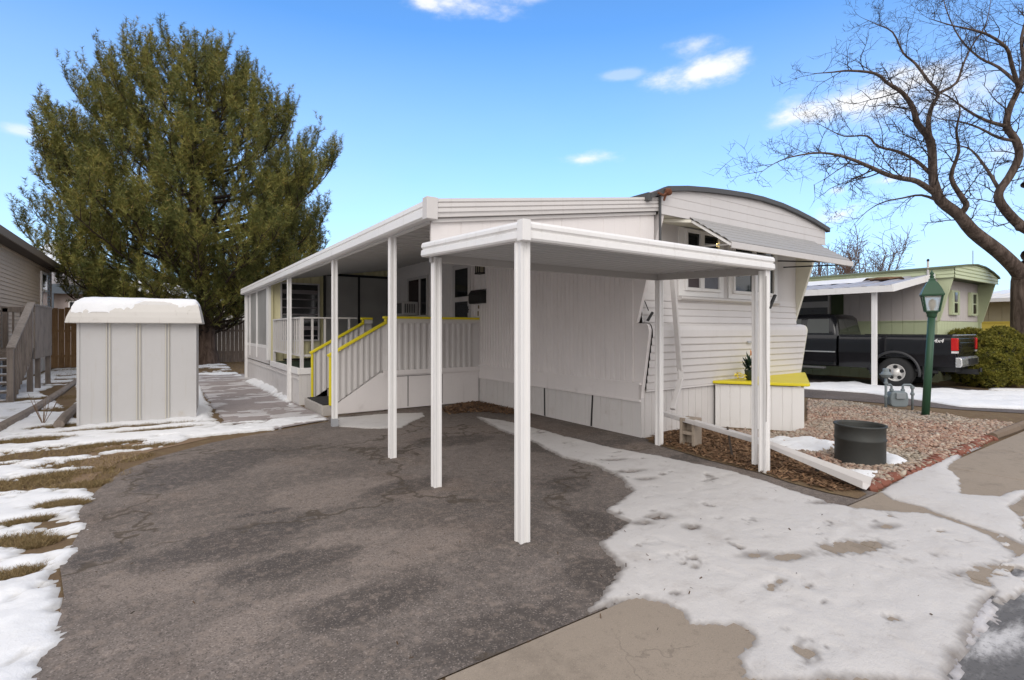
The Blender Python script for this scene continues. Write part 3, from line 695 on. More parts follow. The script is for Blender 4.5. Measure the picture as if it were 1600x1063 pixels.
mb = MB(); mb.box(6.905, 7.275, 4.858, 4.862, 2.135, 2.42); mb.build('blind', plain('blue grey blind', (.16, .17, .2), .7, 0, .4, 9), wl_)
mb = MB(); mb.box(6.505, 6.795, 4.858, 4.862, 2.135, 2.36); mb.build('curtain', CURTAIN, wl_)
mb = MB()
for k in range(3): mb.bar((7.74, 4.857, 2.86-.09*k), (8.86, 4.857, 2.87-.09*k), .01, .014)
mb.build('blind_rail', BLIND, wr_)
mb = MB(); mb.prism([(4.895, 1.93), (4.895, 2.0), (4.80, 1.985), (4.795, 1.955), (4.83, 1.93)], 'x', 6.31, 9.03); mb.build('window_sill', WHITE_OLD, home)
mb = MB()                                                       # two stubby awning latches and a vent
mb.bar((5.60, 4.83, 1.62), (5.67, 4.80, 1.74), .03, .03); mb.bar((5.61, 4.82, 1.76), (5.56, 4.9, 2.0), .012, .012); mb.build('latch', DARK, home)
mb = MB(); mb.box(7.83, 7.96, 4.683, 4.70, 1.28, 1.315); mb.build('nameplate', BLIND, home, bevel=.004)
# the side: door, window
door = None
mb = MB()
for q in ((9.36, 9.44, .75, 2.98), (10.26, 10.34, .75, 2.98), (9.44, 10.26, 2.92, 2.98)): mb.box(5.43, 5.474, q[0], q[1], q[2], q[3])
df = mb.build('door_frame', SIDE, home, bevel=.005)
mb = MB(); mb.box(5.445, 5.474, 9.46, 10.24, .76, 2.91)
for q in ((9.46, 9.56, .77, 2.91), (10.14, 10.24, .77, 2.91), (9.56, 10.14, 2.82, 2.91), (9.56, 10.14, 2.11, 2.20), (9.56, 10.14, .77, .90)): mb.box(5.425, 5.444, q[0], q[1], q[2], q[3])
door = mb.build('door', WHITE_OLD, home, bevel=.004)
for a, b in ((2.21, 2.81), (.91, 2.10)):
    mb = MB(); mb.box(5.432, 5.438, 9.57, 10.13, a, b); mb.build('pane', GLASS, door)
mb = MB(); mb.bar((5.425, 9.50, 1.92), (5.39, 9.50, 1.92), .02, .02); mb.bar((5.395, 9.50, 1.85), (5.395, 9.50, 1.99), .02, .02); mb.build('handle', DARK, door)
mb = MB()
for q in ((11.55, 11.62, 1.80, 2.84), (12.72, 12.79, 1.80, 2.84), (11.62, 12.72, 2.77, 2.84), (11.62, 12.72, 1.80, 1.86), (12.0, 12.05, 1.86, 2.77)): mb.box(5.425, 5.474, q[0], q[1], q[2], q[3])
sw = mb.build('side_window', WHITE_OLD, home, bevel=.004)
mb = MB(); mb.box(5.455, 5.46, 11.62, 12.0, 1.86, 2.77); mb.build('pane', GLASS, sw)
mb = MB(); mb.box(5.445, 5.45, 12.05, 12.72, 1.86, 2.77); mb.build('pane', plain('brown curtain behind glass', (.035, .018, .018), .2), sw)
# things fixed to the side wall
ac = root('air_conditioner', (5.25, 12.45, 1.87), 'boxy white air conditioner jutting from the side window on the porch', 'air conditioner')
mb = MB(); mb.box(5.02, 5.44, 12.12, 12.72, 1.865, 2.20); mb.build('casing', WHITE_OLD, ac, bevel=.012)
mb = MB()
for k in range(9): mb.box(5.008, 5.018, 12.16 + .058*k, 12.19 + .058*k, 1.90, 2.16)
for k in range(5): mb.box(5.08+.06*k, 5.11+.06*k, 12.108, 12.118, 1.92, 2.14)
mb.build('grille', plain('grey grille', (.12, .12, .12), .6), ac)
mbx = root('mailbox', (5.42, 9.12, 2.0), 'black metal mailbox on the side wall beside the door', 'mailbox')
mb = MB(); mb.prism([(5.468, 2.03), (5.35, 2.03), (5.33, 2.06), (5.33, 2.20), (5.40, 2.29), (5.468, 2.30)], 'y', 8.87, 9.36); mb.build('box', DARK, mbx, bevel=.006)
mb = MB(); mb.prism([(5.466, 2.308), (5.40, 2.298), (5.325, 2.20), (5.318, 2.205), (5.396, 2.31), (5.466, 2.32)], 'y', 8.86, 9.37); mb.build('lid', DARK, mbx)
lan = root('wall_lantern', (5.42, 9.02, 2.6), 'small square porch lantern with black bars above the mailbox', 'lantern')
mb = MB(); mb.box(5.36, 5.45, 8.95, 9.09, 2.66, 2.82); mb.build('glass', plain('amber lantern glass', (.30, .27, .2), .3), lan)
mb = MB()
for yy in (8.94, 9.02, 9.10):
    mb.box(5.345, 5.357, yy-.012, yy+.012, 2.63, 2.86); mb.box(5.45, 5.466, yy-.012, yy+.012, 2.63, 2.86)
mb.box(5.34, 5.468, 8.92, 9.12, 2.825, 2.86); mb.box(5.34, 5.468, 8.92, 9.12, 2.625, 2.655); mb.build('frame', DARK, lan)
bell = MB(); bell.box(5.458, 5.471, 9.15, 9.19, 1.93, 2.0); bell.box(5.458, 5.471, 9.17, 9.205, 1.78, 1.88)
tag(bell.build('door_bell', plain('brass bell plate', (.2, .15, .08), .4, .6), bevel=.003), 'small brass bell plates on the wall under the mailbox', 'door bell')

# window awning over the front windows
aw = root('window_awning', (7.9, 4.5, 3.0), 'sloping ribbed metal awning over the front windows', 'awning')
y0, z0, y1, z1 = 4.478, 3.035, 3.86, 2.625; n = 6
AWM = paint('grey awning metal', (.34, .33, .32), .5, .08, (.2, .17, .14), .5)
mb = MB(); mb.grid([[(x, y0, z0+.001), (x, y1+.005, z1+.003)] for x in (6.06, 9.51)]); mb.build('gap_shade', plain('painted gap shade', (.06, .055, .05), .7), aw)  # dark sheet just under the slats; its colour paints in the shadow gaps
for k in range(n):
    t0, t1 = k/n, (k+.62)/n; q = lambda t_: (y0+(y1-y0)*t_, z0+(z1-z0)*t_)
    (ya, za), (yc, zc) = q(t0), q(t1)
    mb = MB(); mb.grid([[(x, ya, za+.004), (x, ya-.01, za+.012), (x, yc, zc+.012), (x, yc-.003, zc-.008)] for x in (6.05, 7.3, 8.6, 9.52)]); mb.build('slat', AWM, aw)
mb = MB(); mb.grid([[(x, y1+.02, z1+.012), (x, y1-.012, z1+.0), (x, y1-.012, z1-.075), (x, y1+.005, z1-.08)] for x in (6.05, 7.9, 9.52)]); mb.build('front_lip', WHITE_OLD, aw, solid=.004)
for x in (6.07, 9.50): mb = MB(); mb.bar((x, 4.47, 3.0), (x, 3.86, 2.59), .02, .03); mb.build('side_rail', WHITE, aw)
for a, b, m_ in (((6.75, 4.89, 2.76), (6.09, 3.88, 2.60), WHITE), ((9.10, 4.89, 2.72), (9.25, 3.88, 2.60), DARK), ((9.30, 4.89, 2.62), (9.48, 3.90, 2.58), DARK)):
    mb = MB(); mb.tube([a, b], .012, 6); mb.build('arm', m_, aw)
mb = MB(); mb.bar((5.60, 4.75, 3.0), (6.05, 4.46, 2.99), .03, .04); mb.build('arm', CREAM, aw)

# ---------------------------------------------------------------- posts
def post_bm(x, y, z0, z1, w=.038):
    g, d = .28*w, .82*w; pl = []
    for k in range(4):
        c, s_ = (1, 0, -1, 0)[k], (0, 1, 0, -1)[k]
        for u, v in ((-w, -w), (-.55*w, -w), (-g, -d), (g, -d), (.55*w, -w)):
            pl.append((x + u*c - v*s_, y + u*s_ + v*c))
    return MB().prism(pl, 'z', z0, z1)

# ---------------------------------------------------------------- porch roof along the home
pr_ = root('porch_roof', (2.25, 4.6, 0), 'long white patio roof sloping off the home side on slim posts', 'patio roof')
def pz(x): return 2.74 + (x-2.15)*(3.235-2.74)/(5.45-2.15)
XR = 5.45; Y0, Y1 = 4.52, 17.86
mb = MB(); yw = []; y = Y0 + .01
while y < Y1 - .3:
    yw += [(y, 0), (y+.004, -.022), (y+.02, -.022), (y+.024, 0)]; y += .30
yw.append((Y1-.01, 0))
mb.grid([[(x, y, pz(x)-.05+dz*0.5) for y, dz in yw] for x in (2.17, XR)])
mb.prism([(2.16, pz(2.16)-.004), (XR, pz(XR)-.004), (XR, pz(XR)-.04), (2.16, pz(2.16)-.04)], 'y', Y0, Y1)
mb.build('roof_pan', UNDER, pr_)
FP = [(0, 0), (.030, -.006), (.034, -.035), (.018, -.045), (.030, -.055), (.034, -.085), (.018, -.095), (.030, -.105), (.034, -.135), (.016, -.145), (.016, -.180), (.0, -.182)]
def fascia(mb, a, b, prof, out):
    a, b, out = Vector(a), Vector(b), Vector(out)
    mb.grid([[tuple(p + out*o_ + Vector((0, 0, h))) for o_, h in prof] for p in (a, b)])
mb = MB(); fascia(mb, (2.15, Y1, 2.745), (2.15, Y0-.02, 2.745), [(0, 0), (.03, -.004), (.034, -.05), (.02, -.062), (.034, -.075), (.036, -.155), (.012, -.172), (-.05, -.172)], (-1, 0, 0)); mb.build('side_gutter', WHITE, pr_, solid=.004)
mb = MB(); fascia(mb, (2.12, Y0, 2.75), (5.44, Y0, 3.245), FP, (0, -1, 0)); mb.build('front_fascia', WHITE_OLD, pr_, solid=.004)
mb = MB(); mb.box(2.10, 2.215, Y0-.045, Y0+.06, 2.555, 2.765); mb.build('corner_cap', WHITE_OLD, pr_, bevel=.004)
mb = MB()
ss = ribs(3.24, .66, .010, .006); rows = []
mb.grid([[(2.19+s_, 4.575-dp, 2.26) for s_, dp in ss], [(2.19+s_, 4.575-dp, pz(2.19+s_)-.17) for s_, dp in ss]])
mb.grid([[(2.19, 4.60, 2.26), (5.43, 4.60, 2.26)], [(2.19, 4.60, 2.57), (5.43, 4.60, 3.06)]])
mb.build('gable_panel', SIDE, pr_)
mb = MB(); mb.bar((2.19, 4.555, pz(2.19)-.195), (5.43, 4.555, pz(5.43)-.195), .03, .035); mb.build('panel_trim', WHITE_OLD, pr_)
for y, h in ((5.73, 2.60), (8.10, 2.60), (11.42, 2.60), (17.72, 2.60)):
    post_bm(2.25, y, 0, h).build('post', WHITE, pr_)
mb = MB(); mb.box(2.205, 2.295, 8.055, 8.145, 0.0, .13); mb.build('post_foot', plain('grey post foot', (.35, .36, .38), .6), pr_)
mb = MB(); mb.bar((2.25, Y0+.1, 2.585), (2.25, Y1-.05, 2.585), .05, .04); mb.build('header', WHITE, pr_)

# ---------------------------------------------------------------- carport
cp = root('carport', (2.11, 2.95, 0), 'low white metal carport on four fluted posts in front of the home', 'carport')
def cz(y): return 2.215 + (y-2.9)*.045
rows = []; y = 2.92
yy = []
while y < 4.45:
    yy += [(y, 0), (y+.05, .0), (y+.06, -.055), (y+.085, -.055), (y+.095, 0)]; y += .14
mb = MB(); mb.grid([[(x, y, cz(y)+dz-.02) for y, dz in yy] for x in (2.10, 4.2)] + [[(5.235+(y-2.9)*.08, y, cz(y)+dz-.02) for y, dz in yy]])
mb.grid([[(2.09, y, cz(y)+.012) for y in (2.90, 4.5)], [(5.245+(y-2.9)*.08, y, cz(y)+.012) for y in (2.90, 4.5)]])
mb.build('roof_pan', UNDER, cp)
CF = [(-.02, .035), (.022, .03), (.034, .012), (.036, -.012), (.020, -.024), (.020, -.032), (.036, -.042), (.040, -.085), (.030, -.098), (-.02, -.10)]
mb = MB(); fascia(mb, (2.075, 2.89, 2.215), (5.255, 2.89, 2.215), CF, (0, -1, 0)); mb.build('front_fascia', WHITE, cp, solid=.004)
mb = MB(); fascia(mb, (2.09, 4.50, 2.285), (2.09, 2.87, 2.215), CF, (-1, 0, 0)); mb.build('side_fascia', WHITE, cp, solid=.004)
mb = MB(); fascia(mb, (5.245, 2.88, 2.215), (5.38, 4.50, 2.285), CF, (1, 0, 0)); mb.build('side_fascia', WHITE, cp, solid=.004)
mb = MB(); mb.box(2.045, 2.115, 2.845, 2.915, 2.11, 2.255); mb.build('corner_cap', WHITE, cp, bevel=.004)
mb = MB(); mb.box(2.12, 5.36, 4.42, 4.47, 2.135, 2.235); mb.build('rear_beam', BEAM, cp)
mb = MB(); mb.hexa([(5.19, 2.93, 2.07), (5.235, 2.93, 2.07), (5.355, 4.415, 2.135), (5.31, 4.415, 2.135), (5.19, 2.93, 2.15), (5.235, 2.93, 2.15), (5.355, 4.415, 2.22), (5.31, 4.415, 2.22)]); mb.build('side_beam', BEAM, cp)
for x, y, z0_, h, w in ((2.115, 2.95, 0, 2.125, .040), (2.18, 4.44, 0, 2.18, .038), (5.335, 4.41, 0, 2.13, .038), (5.20, 2.935, 0, 2.11, .040), (5.262, 3.075, .06, 2.10, .022)):
    post_bm(x, y, z0_, h, w).build('post', WHITE, cp)
mb = MB(); mb.tube([(5.16, 2.892, 2.05), (5.155, 2.89, 1.2), (5.165, 2.889, .9), (5.157, 2.89, .55)], .005, 5); mb.build('cable', BEAM, cp)
mb = MB(); mb.bar((5.235, 2.90, 1.72), (5.31, 2.88, 1.86), .03, .02); mb.bar((5.26, 2.90, 1.76), (5.235, 2.92, 1.80), .02, .02); mb.build('hook', DARK, cp)

# downspout, elbow and the long fallen gutter
dsp = root('downspout', (5.95, 4.55, .5), 'bent white downspout hanging at the home corner behind the carport post', 'downspout')
mb = MB(); mb.bar((5.775, 4.555, 2.32), (6.03, 4.62, .92), .07, .055); mb.build('pipe', WHITE_OLD, dsp, bevel=.008)
mb = MB(); mb.bar((6.035, 4.615, .94), (6.02, 4.60, .78), .075, .06); mb.bar((6.03, 4.60, .82), (5.74, 4.52, .42), .07, .055); mb.build('elbow', WHITE_OLD, dsp, bevel=.008)
gut = root('fallen_gutter', (5.4, 2.2, .02), 'long white gutter length lying slanted from carport post to brick edging', 'gutter')
mb = MB(); mb.bar((5.61, 4.55, .37), (5.47, 3.1, .265), .085, .06); mb.build('pipe', WHITE_OLD, gut, bevel=.01)
a, b = Vector((5.475, 3.14, .245)), Vector((5.36, 2.06, .045)); pr2 = [(-.05, .05), (-.055, 0), (.0, -.02), (.06, 0), (.085, .05)]; rows = []
for t_ in (0, .35, .7, 1):
    p = a.lerp(b, t_); k = .75 + .7*t_
    rows.append([(p.x + u*k, p.y, p.z + v*k*.9 + .01) for u, v in pr2])
mb = MB(); mb.grid(rows); mb.build('trough', WHITE_OLD, gut, solid=.006)
for i, (x, y, h, ln, lb) in enumerate(((5.53, 3.50, .36, .05, 'weathered stake leaning against the gutter near the carport post'), (5.62, 2.62, .19, -.05, 'short grey stake beside the gutter near the rusty drum'))):
    mb = MB(); mb.bar((x, y, -.02), (x-.03, y+ln, h), .035, .022); o = mb.build('wooden_stake', wood('stake wood', (.10, .08, .065), (.05, .04, .035)) if i == 0 else bpy.data.materials['stake wood'], bevel=.003)
    tag(o, lb, 'stake')
cb = root('cinder_block', (5.62, 4.17, 0), 'tan concrete cinder block standing on end under the gutter', 'cinder block')
mb = MB(); x0_, x1_, ya, yb_ = 5.53, 5.73, 4.05, 4.25
for q in ((x0_, x0_+.035, 0, .37), (x1_-.035, x1_, 0, .37)): mb.box(q[0], q[1], ya, yb_, q[2], q[3])
mb.box(x0_+.036, x1_-.036, ya+.11, yb_-.02, .002, .368)
for q in ((0, .04), (.165, .205), (.33, .37)): mb.box(x0_+.036, x1_-.036, ya+.002, yb_-.002, q[0], q[1])
mb.build('block', conc_mat('cinder concrete', (.36, .30, .24)), cb, bevel=.004, rot=((5.63, 4.15, 0), R(-82), 'Z'))

# ---------------------------------------------------------------- porch deck with stairs
dk = root('porch_deck', (2.4, 9.2, 0), 'raised white porch deck with yellow capped stair walls and white railing', 'porch')
mb = MB(); mb.box(2.33, 5.46, 10.80, 13.79, .66, .72); mb.box(3.46, 5.46, 9.19, 10.795, .66, .72); mb.build('turf_floor', TURF, dk)
mb = MB(); mb.box(2.27, 2.33, 10.74, 13.8, .61, .735); mb.box(2.331, 3.40, 10.74, 10.80, .61, .735); mb.build('deck_edge', WHITE, dk, bevel=.006)
mb = MB(); sheet(mb, (2.30, 17.8), (2.30, 10.77), 0, .612, ribs(7.03, .42, .014, .008, .3, 21)); sheet(mb, (2.30, 10.77), (2.62, 10.77), 0, .612, ribs(.32, .11, .014, .008)); mb.build('skirting', SKIRT, dk)
mb = MB(); mb.box(2.285, 2.30, 10.8, 17.8, .50, .53); mb.build('skirting_rail', WHITE_OLD, dk)
def stair_wall(y, xr, near):
    sgn = -1
    w1 = waves(xr-3.49, .125, -.03); w2 = waves(3.49-2.49, .105, -.03)
    mb = MB()
    if xr > 3.7: sheet(mb, (3.49, y), (xr, y), .745, 1.64, w1)
    f_top = lambda s_: 1.035 + s_*(1.60-1.035)/1.0
    f_bot = lambda s_: .16 + min(1, s_/.88)*(.745-.16)
    sheet(mb, (2.49, y), (3.49, y), f_bot, f_top, w2)
    mb.grid([[(2.49, y+.05, .16), (3.49, y+.05, .745), (xr, y+.05, .745)], [(2.49, y+.05, 1.03), (3.49, y+.05, 1.60), (xr, y+.05, 1.63)]])
    mb.build('stair_wall', WHITE_OLD, dk)
    mb = MB()
    mb.bar((2.43, y+.02, 1.04), (3.46, y+.02, 1.625), .09, .045); mb.box(3.455, 3.485, y-.02, y+.06, 1.60, 1.70)
    mb.box(3.43, xr, y-.035, y+.075, 1.70, 1.745); mb.box(2.455, 2.489, y-.015, y+.055, .18, 1.03)
    mb.build('yellow_cap', YELLOW, dk, bevel=.006)
stair_wall(9.15, 5.46, True); stair_wall(10.42, 3.66, False)
mb = MB(); mb.box(3.49, 5.46, 9.14, 9.19, 1.62, 1.70); mb.box(3.49, 3.52, 9.14, 9.18, .75, 1.62); mb.build('top_board', WHITE_OLD, dk)
mb = MB(); mb.box(3.486, 3.66, 10.41, 10.46, 1.62, 1.70); mb.build('top_board', WHITE_OLD, dk)
mb = MB(); mb.prism([(2.50, .02), (5.46, .02), (5.46, .70), (3.42, .70), (3.36, .70), (2.50, .15)], 'y', 9.165, 9.19)
mb.box(3.42, 5.46, 9.13, 9.16, .655, .745); mb.build('stair_skirt', SIDE, dk)
mb = MB(); mb.box(3.9, 3.912, 9.155, 9.16, .05, .62); mb.box(4.62, 4.628, 9.155, 9.16, .05, .62); mb.box(3.55, 4.62, 9.155, 9.16, .62, .628); mb.build('hatch_joint', CURTAIN, dk)
mb = MB()
for k in range(4): mb.box(2.75+.24*k, 3.45, 9.2, 10.41, .2+.13*k if k else .0, .33+.13*k)
mb.build('steps', CONC2, dk)
mb = MB(); mb.box(2.34, 2.80, 9.195, 10.48, -.02, .18); mb.build('bottom_step', conc_mat('pale step concrete', (.42, .39, .36)), dk, bevel=.012)
mb = MB(); mb.box(2.37, 2.74, 9.22, 10.38, .182, .20); mb.build('step_mat', plain('black rubber mat', (.02, .018, .018), .9, 0, .3, 40, .5), dk, bevel=.004)
# railing
mb = MB(); mb.bar((2.36, 10.80, 1.735), (2.36, 13.75, 1.735), .06, .03); mb.bar((2.36, 10.80, 1.735), (3.46, 10.80, 1.735), .06, .03)
mb.bar((2.36, 10.84, .98), (2.36, 13.75, .98), .03, .04); mb.bar((2.40, 10.80, .98), (3.40, 10.80, .98), .03, .04)
mb.build('handrail', WHITE_OLD, dk)
for p in ((2.36, 10.80), (2.36, 13.72)):
    mb = MB(); mb.box(p[0]-.03, p[0]+.03, p[1]-.03, p[1]+.03, .72, 1.72); mb.build('rail_post', WHITE_OLD, dk)
for k in range(12):
    mb = MB(); y = 11.02 + k*.225; mb.box(2.345, 2.375, y-.02, y+.02, .98, 1.722); mb.build('baluster', WHITE_OLD, dk)
for k in range(4):
    mb = MB(); x = 2.56 + k*.245; mb.box(x-.02, x+.02, 10.785, 10.815, .72, 1.722); mb.build('baluster', WHITE_OLD, dk)

# ---------------------------------------------------------------- sunroom at the far end of the porch
sr = root('sunroom', (2.4, 13.85, 0), 'enclosed sunroom with pale yellow ribbed front at the far porch end', 'sunroom')
def ztop(x): return pz(x) - .065
def ys(x0, x1, za, zb):
    L = x1-x0; w = waves(L, .16, -.022)
    fa = za if callable(za) else (lambda s_: za)
    fb = zb if callable(zb) else (lambda s_: zb)
    mb = MB(); sheet(mb, (x0, 13.80), (x1, 13.80), fa, fb, w); mb.build('wall_panel', YSID, sr)
ys(2.30, 2.52, .72, lambda s_: ztop(2.30+s_)); ys(2.52, 3.43, .72, 1.22); ys(2.52, 3.43, 2.66, lambda s_: ztop(2.52+s_)); ys(3.43, 3.54, .72, lambda s_: ztop(3.43+s_))
ys(3.54, 5.44, 2.97, lambda s_: ztop(3.54+s_)); ys(5.32, 5.46, .72, lambda s_: ztop(5.32+s_))
def fwin(x0, x1, z0, z1, name, fr, gl, muls, fw=.04, bars=0):
    m = MB()
    for q in ((x0, x1, z1-fw, z1), (x0, x1, z0, z0+fw), (x0, x0+fw, z0+fw, z1-fw), (x1-fw, x1, z0+fw, z1-fw)): m.box(q[0], q[1], 13.76, 13.84, q[2], q[3])
    for x in muls: m.box(x-fw*.4, x+fw*.4, 13.765, 13.835, z0+fw, z1-fw)
    w = m.build(name, fr, sr)
    m = MB(); m.box(x0+fw, x1-fw, 13.80, 13.806, z0+fw, z1-fw); m.build('pane', gl, w)
    if bars:
        m = MB(); rr2 = random.Random(4); z = z0 + .12
        while z < z1 - .15:
            h = rr2.choice((.03, .03, .10)); m.box(x0+fw+.01, x1-fw-.01, 13.785, 13.797, z, z+h); z += h + rr2.uniform(.10, .2)
        m.build('louvre', plain('grey louvre', (.17, .15, .155), .4), w)
    return w
fwin(2.51, 3.445, 1.205, 2.675, 'louvre_window', WHITE_OLD, GLASS, (), .035, 1)
fwin(3.54, 5.32, .73, 2.96, 'sliding_door', DARK, GLASSG, (4.47,), .06)
mb = MB()
for y in (13.95, 14.15, 15.8, 17.1, 17.75): mb.box(2.255, 2.315, y-.045, y+.045, .735, 2.63)
for a, b in ((14.2, 15.75), (15.85, 17.05), (17.15, 17.7)):
    mb.box(2.27, 2.30, a, b, 1.02, 1.10); mb.box(2.27, 2.30, a, b, 2.54, 2.62)
sf = mb.build('side_frame', WHITE, sr)
for a, b in ((14.2, 15.75), (15.85, 17.05), (17.15, 17.7)):
    m = MB(); m.box(2.283, 2.29, a, b, 1.10, 2.54); m.build('pane', GLASSG, sf)
mb = MB(); mb.box(2.275, 2.298, 14.0, 17.8, .64, 1.02); mb.build('knee_wall', WHITE_OLD, sr)
mb = MB(); mb.box(2.30, 5.45, 17.74, 17.80, 0, 2.6); mb.box(2.34, 5.45, 13.9, 17.7, .66, .70); mb.build('rear_wall', YSID, sr)
mb = MB(); mb.prism([(2.56, .74), (3.35, .74), (3.35, .78), (2.56, .78)], 'y', 13.5, 13.72); tag(mb.build('bench_seat', DARK), 'dark low bench under the sunroom louvre window', 'bench')
# ---------------------------------------------------------------- corner planter box
pl = root('planter_box', (7.9, 4.3, 0), 'white boarded corner planter with a bright yellow rim against the home', 'planter')
A_, B_, C_ = (7.12, 4.80), (7.80, 3.80), (9.70, 4.78)
def L2(p, q): return math.hypot(q[0]-p[0], q[1]-p[1])
mb = MB(); sheet(mb, A_, B_, 0, .655, ribs(L2(A_, B_), .135, .014, .009, .1, 5)); sheet(mb, B_, C_, 0, .655, ribs(L2(B_, C_), .135, .014, .009, .1, 6)); mb.build('boards', WHITE, pl)
mb = MB(); mb.prism([(7.05, 4.80), (7.785, 3.745), (7.86, 3.745), (9.80, 4.755), (9.74, 4.80)], 'z', .668, .712); mb.build('rim', YELLOW, pl, bevel=.008)
fl = root('potted_flowers', (7.56, 4.50, .715), 'dark green potted plant with one orange bloom on the yellow planter', 'flowers')
mb = MB(); mb.lathe([(.055, .715), (.075, .86), (.08, .87), (.07, .87)], (7.56, 4.50, 0), 14); mb.build('pot', plain('dark pot', (.02, .035, .025), .6), fl, smooth=True)
rg = random.Random(5); mb = MB()
for k in range(90):
    a = rg.uniform(0, 6.28); l = rg.uniform(.06, .2); c = Vector((7.56+rg.uniform(-.05, .05), 4.50+rg.uniform(-.05, .05), .84+rg.uniform(0, .16)))
    d = Vector((math.cos(a)*l*.6, math.sin(a)*l*.6, rg.uniform(.2, 1)*l)); s_ = d.cross(Vector((0, 0, 1))).normalized()*.018
    mb.face([c, c+d*.5+s_, c+d, c+d*.5-s_])
mb.build('leaves', plain('dark green leaves', (.012, .035, .018), .6), fl, recalc=False)
mb = MB()
for k in range(16):
    a = k*.4; mb.face([(7.60, 4.46, 1.12), (7.60+.05*math.cos(a), 4.46+.05*math.sin(a), 1.13+.03*(k % 3)), (7.60+.05*math.cos(a+.5), 4.46+.05*math.sin(a+.5), 1.10+.03*(k % 2))])
mb.tube([(7.57, 4.49, .86), (7.60, 4.46, 1.12)], .005, 5); mb.build('bloom', plain('orange bloom', (.6, .22, .03), .7), fl, recalc=False)
mb = MB(); rg = random.Random(9)
for k in range(60):
    c = Vector((7.40+rg.gauss(0, .06), 4.56+rg.gauss(0, .05), .735+abs(rg.gauss(0, .045)))); a = rg.uniform(0, 6.28); r_ = .035
    mb.face([c, c+Vector((math.cos(a)*r_, math.sin(a)*r_, rg.uniform(-.01, .03))), c+Vector((math.cos(a+.9)*r_, math.sin(a+.9)*r_, rg.uniform(-.01, .03)))])
tag(mb.build('fallen_flowers', plain('yellow petals', (.75, .6, .03), .7), recalc=False), 'small heap of yellow flowers lying on the planter rim', 'flowers')
# ---------------------------------------------------------------- white storage shed
sh = root('storage_shed', (-.25, 10.3, 0), 'small white metal storage shed with a snow dusted lid in front of the pine', 'shed')
SHW = paint('shed white', (.52, .51, .505), .5, .06, (.34, .27, .14), .5)
SHL = paint('flaking shed lid', (.60, .575, .54), .6, .08, (.22, .18, .12), .75)
rot = ((-1.01, 10.3, 0), R(-5), 'Z')
mb = MB()
pf = [(0, 0)]
for k in range(1, 4):
    s_ = 1.545*k/4 - .01
    pf += [(s_-.032, 0), (s_-.030, .014), (s_-.008, .014), (s_-.006, .002), (s_+.006, .002), (s_+.008, .014), (s_+.030, .014), (s_+.032, 0)]
pf.append((1.545, 0))
sheet(mb, (-1.01, 10.3), (.535, 10.3), .02, 1.66, pf); sheet(mb, (.535, 10.3), (.535, 11.7), .02, 1.66, [(0, 0), (1.4, 0)])
sheet(mb, (.535, 11.7), (-1.01, 11.7), .02, 1.66, [(0, 0), (1.545, 0)]); sheet(mb, (-1.01, 11.7), (-1.01, 10.3), .02, 1.66, [(0, 0), (1.4, 0)])
mb.box(-1.02, -.985, 10.285, 10.31, .02, 1.66); mb.box(.51, .545, 10.285, 10.31, .02, 1.66)
mb.build('walls', SHW, sh, rot=rot)
CR = paint('cream seam', (.52, .495, .43), .5)
mb = MB()
for k in range(1, 4):
    x = -1.01 + 1.545*k/4 - .01
    mb.box(x-.029, x-.013, 10.278, 10.2845, .02, 1.65); mb.box(x+.013, x+.029, 10.278, 10.2845, .02, 1.65)
mb.build('seam', CR, sh, rot=rot)
mb = MB()
ring = lambda x0, x1, y0, y1, z: [(x0, y0, z), (x1, y0, z), (x1, y1, z), (x0, y1, z)]
V = mb.grid([ring(-1.13, .625, 10.16, 11.85, 1.60), ring(-1.135, .63, 10.155, 11.855, 1.61), ring(-1.12, .615, 10.17, 11.84, 1.69), ring(-1.09, .60, 10.20, 11.8, 1.78), ring(-1.04, .575, 10.27, 11.7, 1.90), ring(-.96, .545, 10.42, 11.6, 1.975), ring(-.9, .5, 10.6, 11.5, 1.995)], True)
mb.bm.faces.new(V[-1]); mb.bm.faces.new(V[0][::-1])
mb.build('lid', SHL, sh, rot=rot)
def lidsnow():
    xs = np.linspace(-1.07, .58, 60); ys_ = np.linspace(10.19, 11.6, 46); X, Y = np.meshgrid(xs, ys_)
    base = np.interp(Y, [10.155, 10.17, 10.20, 10.27, 10.42, 10.6], [1.61, 1.69, 1.78, 1.90, 1.975, 1.995])
    base = np.minimum(base, np.interp(X, [-1.12, -1.09, -1.04, -.96, -.9], [1.69, 1.78, 1.90, 1.975, 1.995]))
    base = np.minimum(base, np.interp(-X, [-.615, -.60, -.575, -.545, -.5], [1.69, 1.78, 1.90, 1.975, 1.995]))
    cov = (Y-10.30) + .34*(fbm(X*2.2, Y*2.2, 77)-.5)*2 + np.where(X < -.45, .09, 0)*np.minimum(1, (-.45-X)*4) - np.maximum(0, X-.1)*.22
    h = np.clip((cov+.02)*.7, -.03, .026)*(.7+.6*fbm(X*5, Y*5, 78))
    Z = base + h; n = X.shape
    idx = np.arange(X.size).reshape(n)
    cell = ((h[:-1, :-1] > 0) | (h[1:, 1:] > 0) | (h[1:, :-1] > 0) | (h[:-1, 1:] > 0))
    f = np.stack([idx[:-1, :-1][cell], idx[:-1, 1:][cell], idx[1:, 1:][cell], idx[1:, :-1][cell]], 1)
    a = R(-5); dx, dy = X.ravel()+1.01, Y.ravel()-10.3
    V = np.stack([-1.01 + dx*math.cos(a) - dy*math.sin(a), 10.3 + dx*math.sin(a) + dy*math.cos(a), Z.ravel()], 1)
    u = np.unique(f); re = np.zeros(X.size, int); re[u] = np.arange(len(u))
    o = np_mesh('snow_cap', V[u], re[f], SNOW, smooth=True)
    tag(o, 'thin snow crust lying on the shed lid', 'snow')
lidsnow()

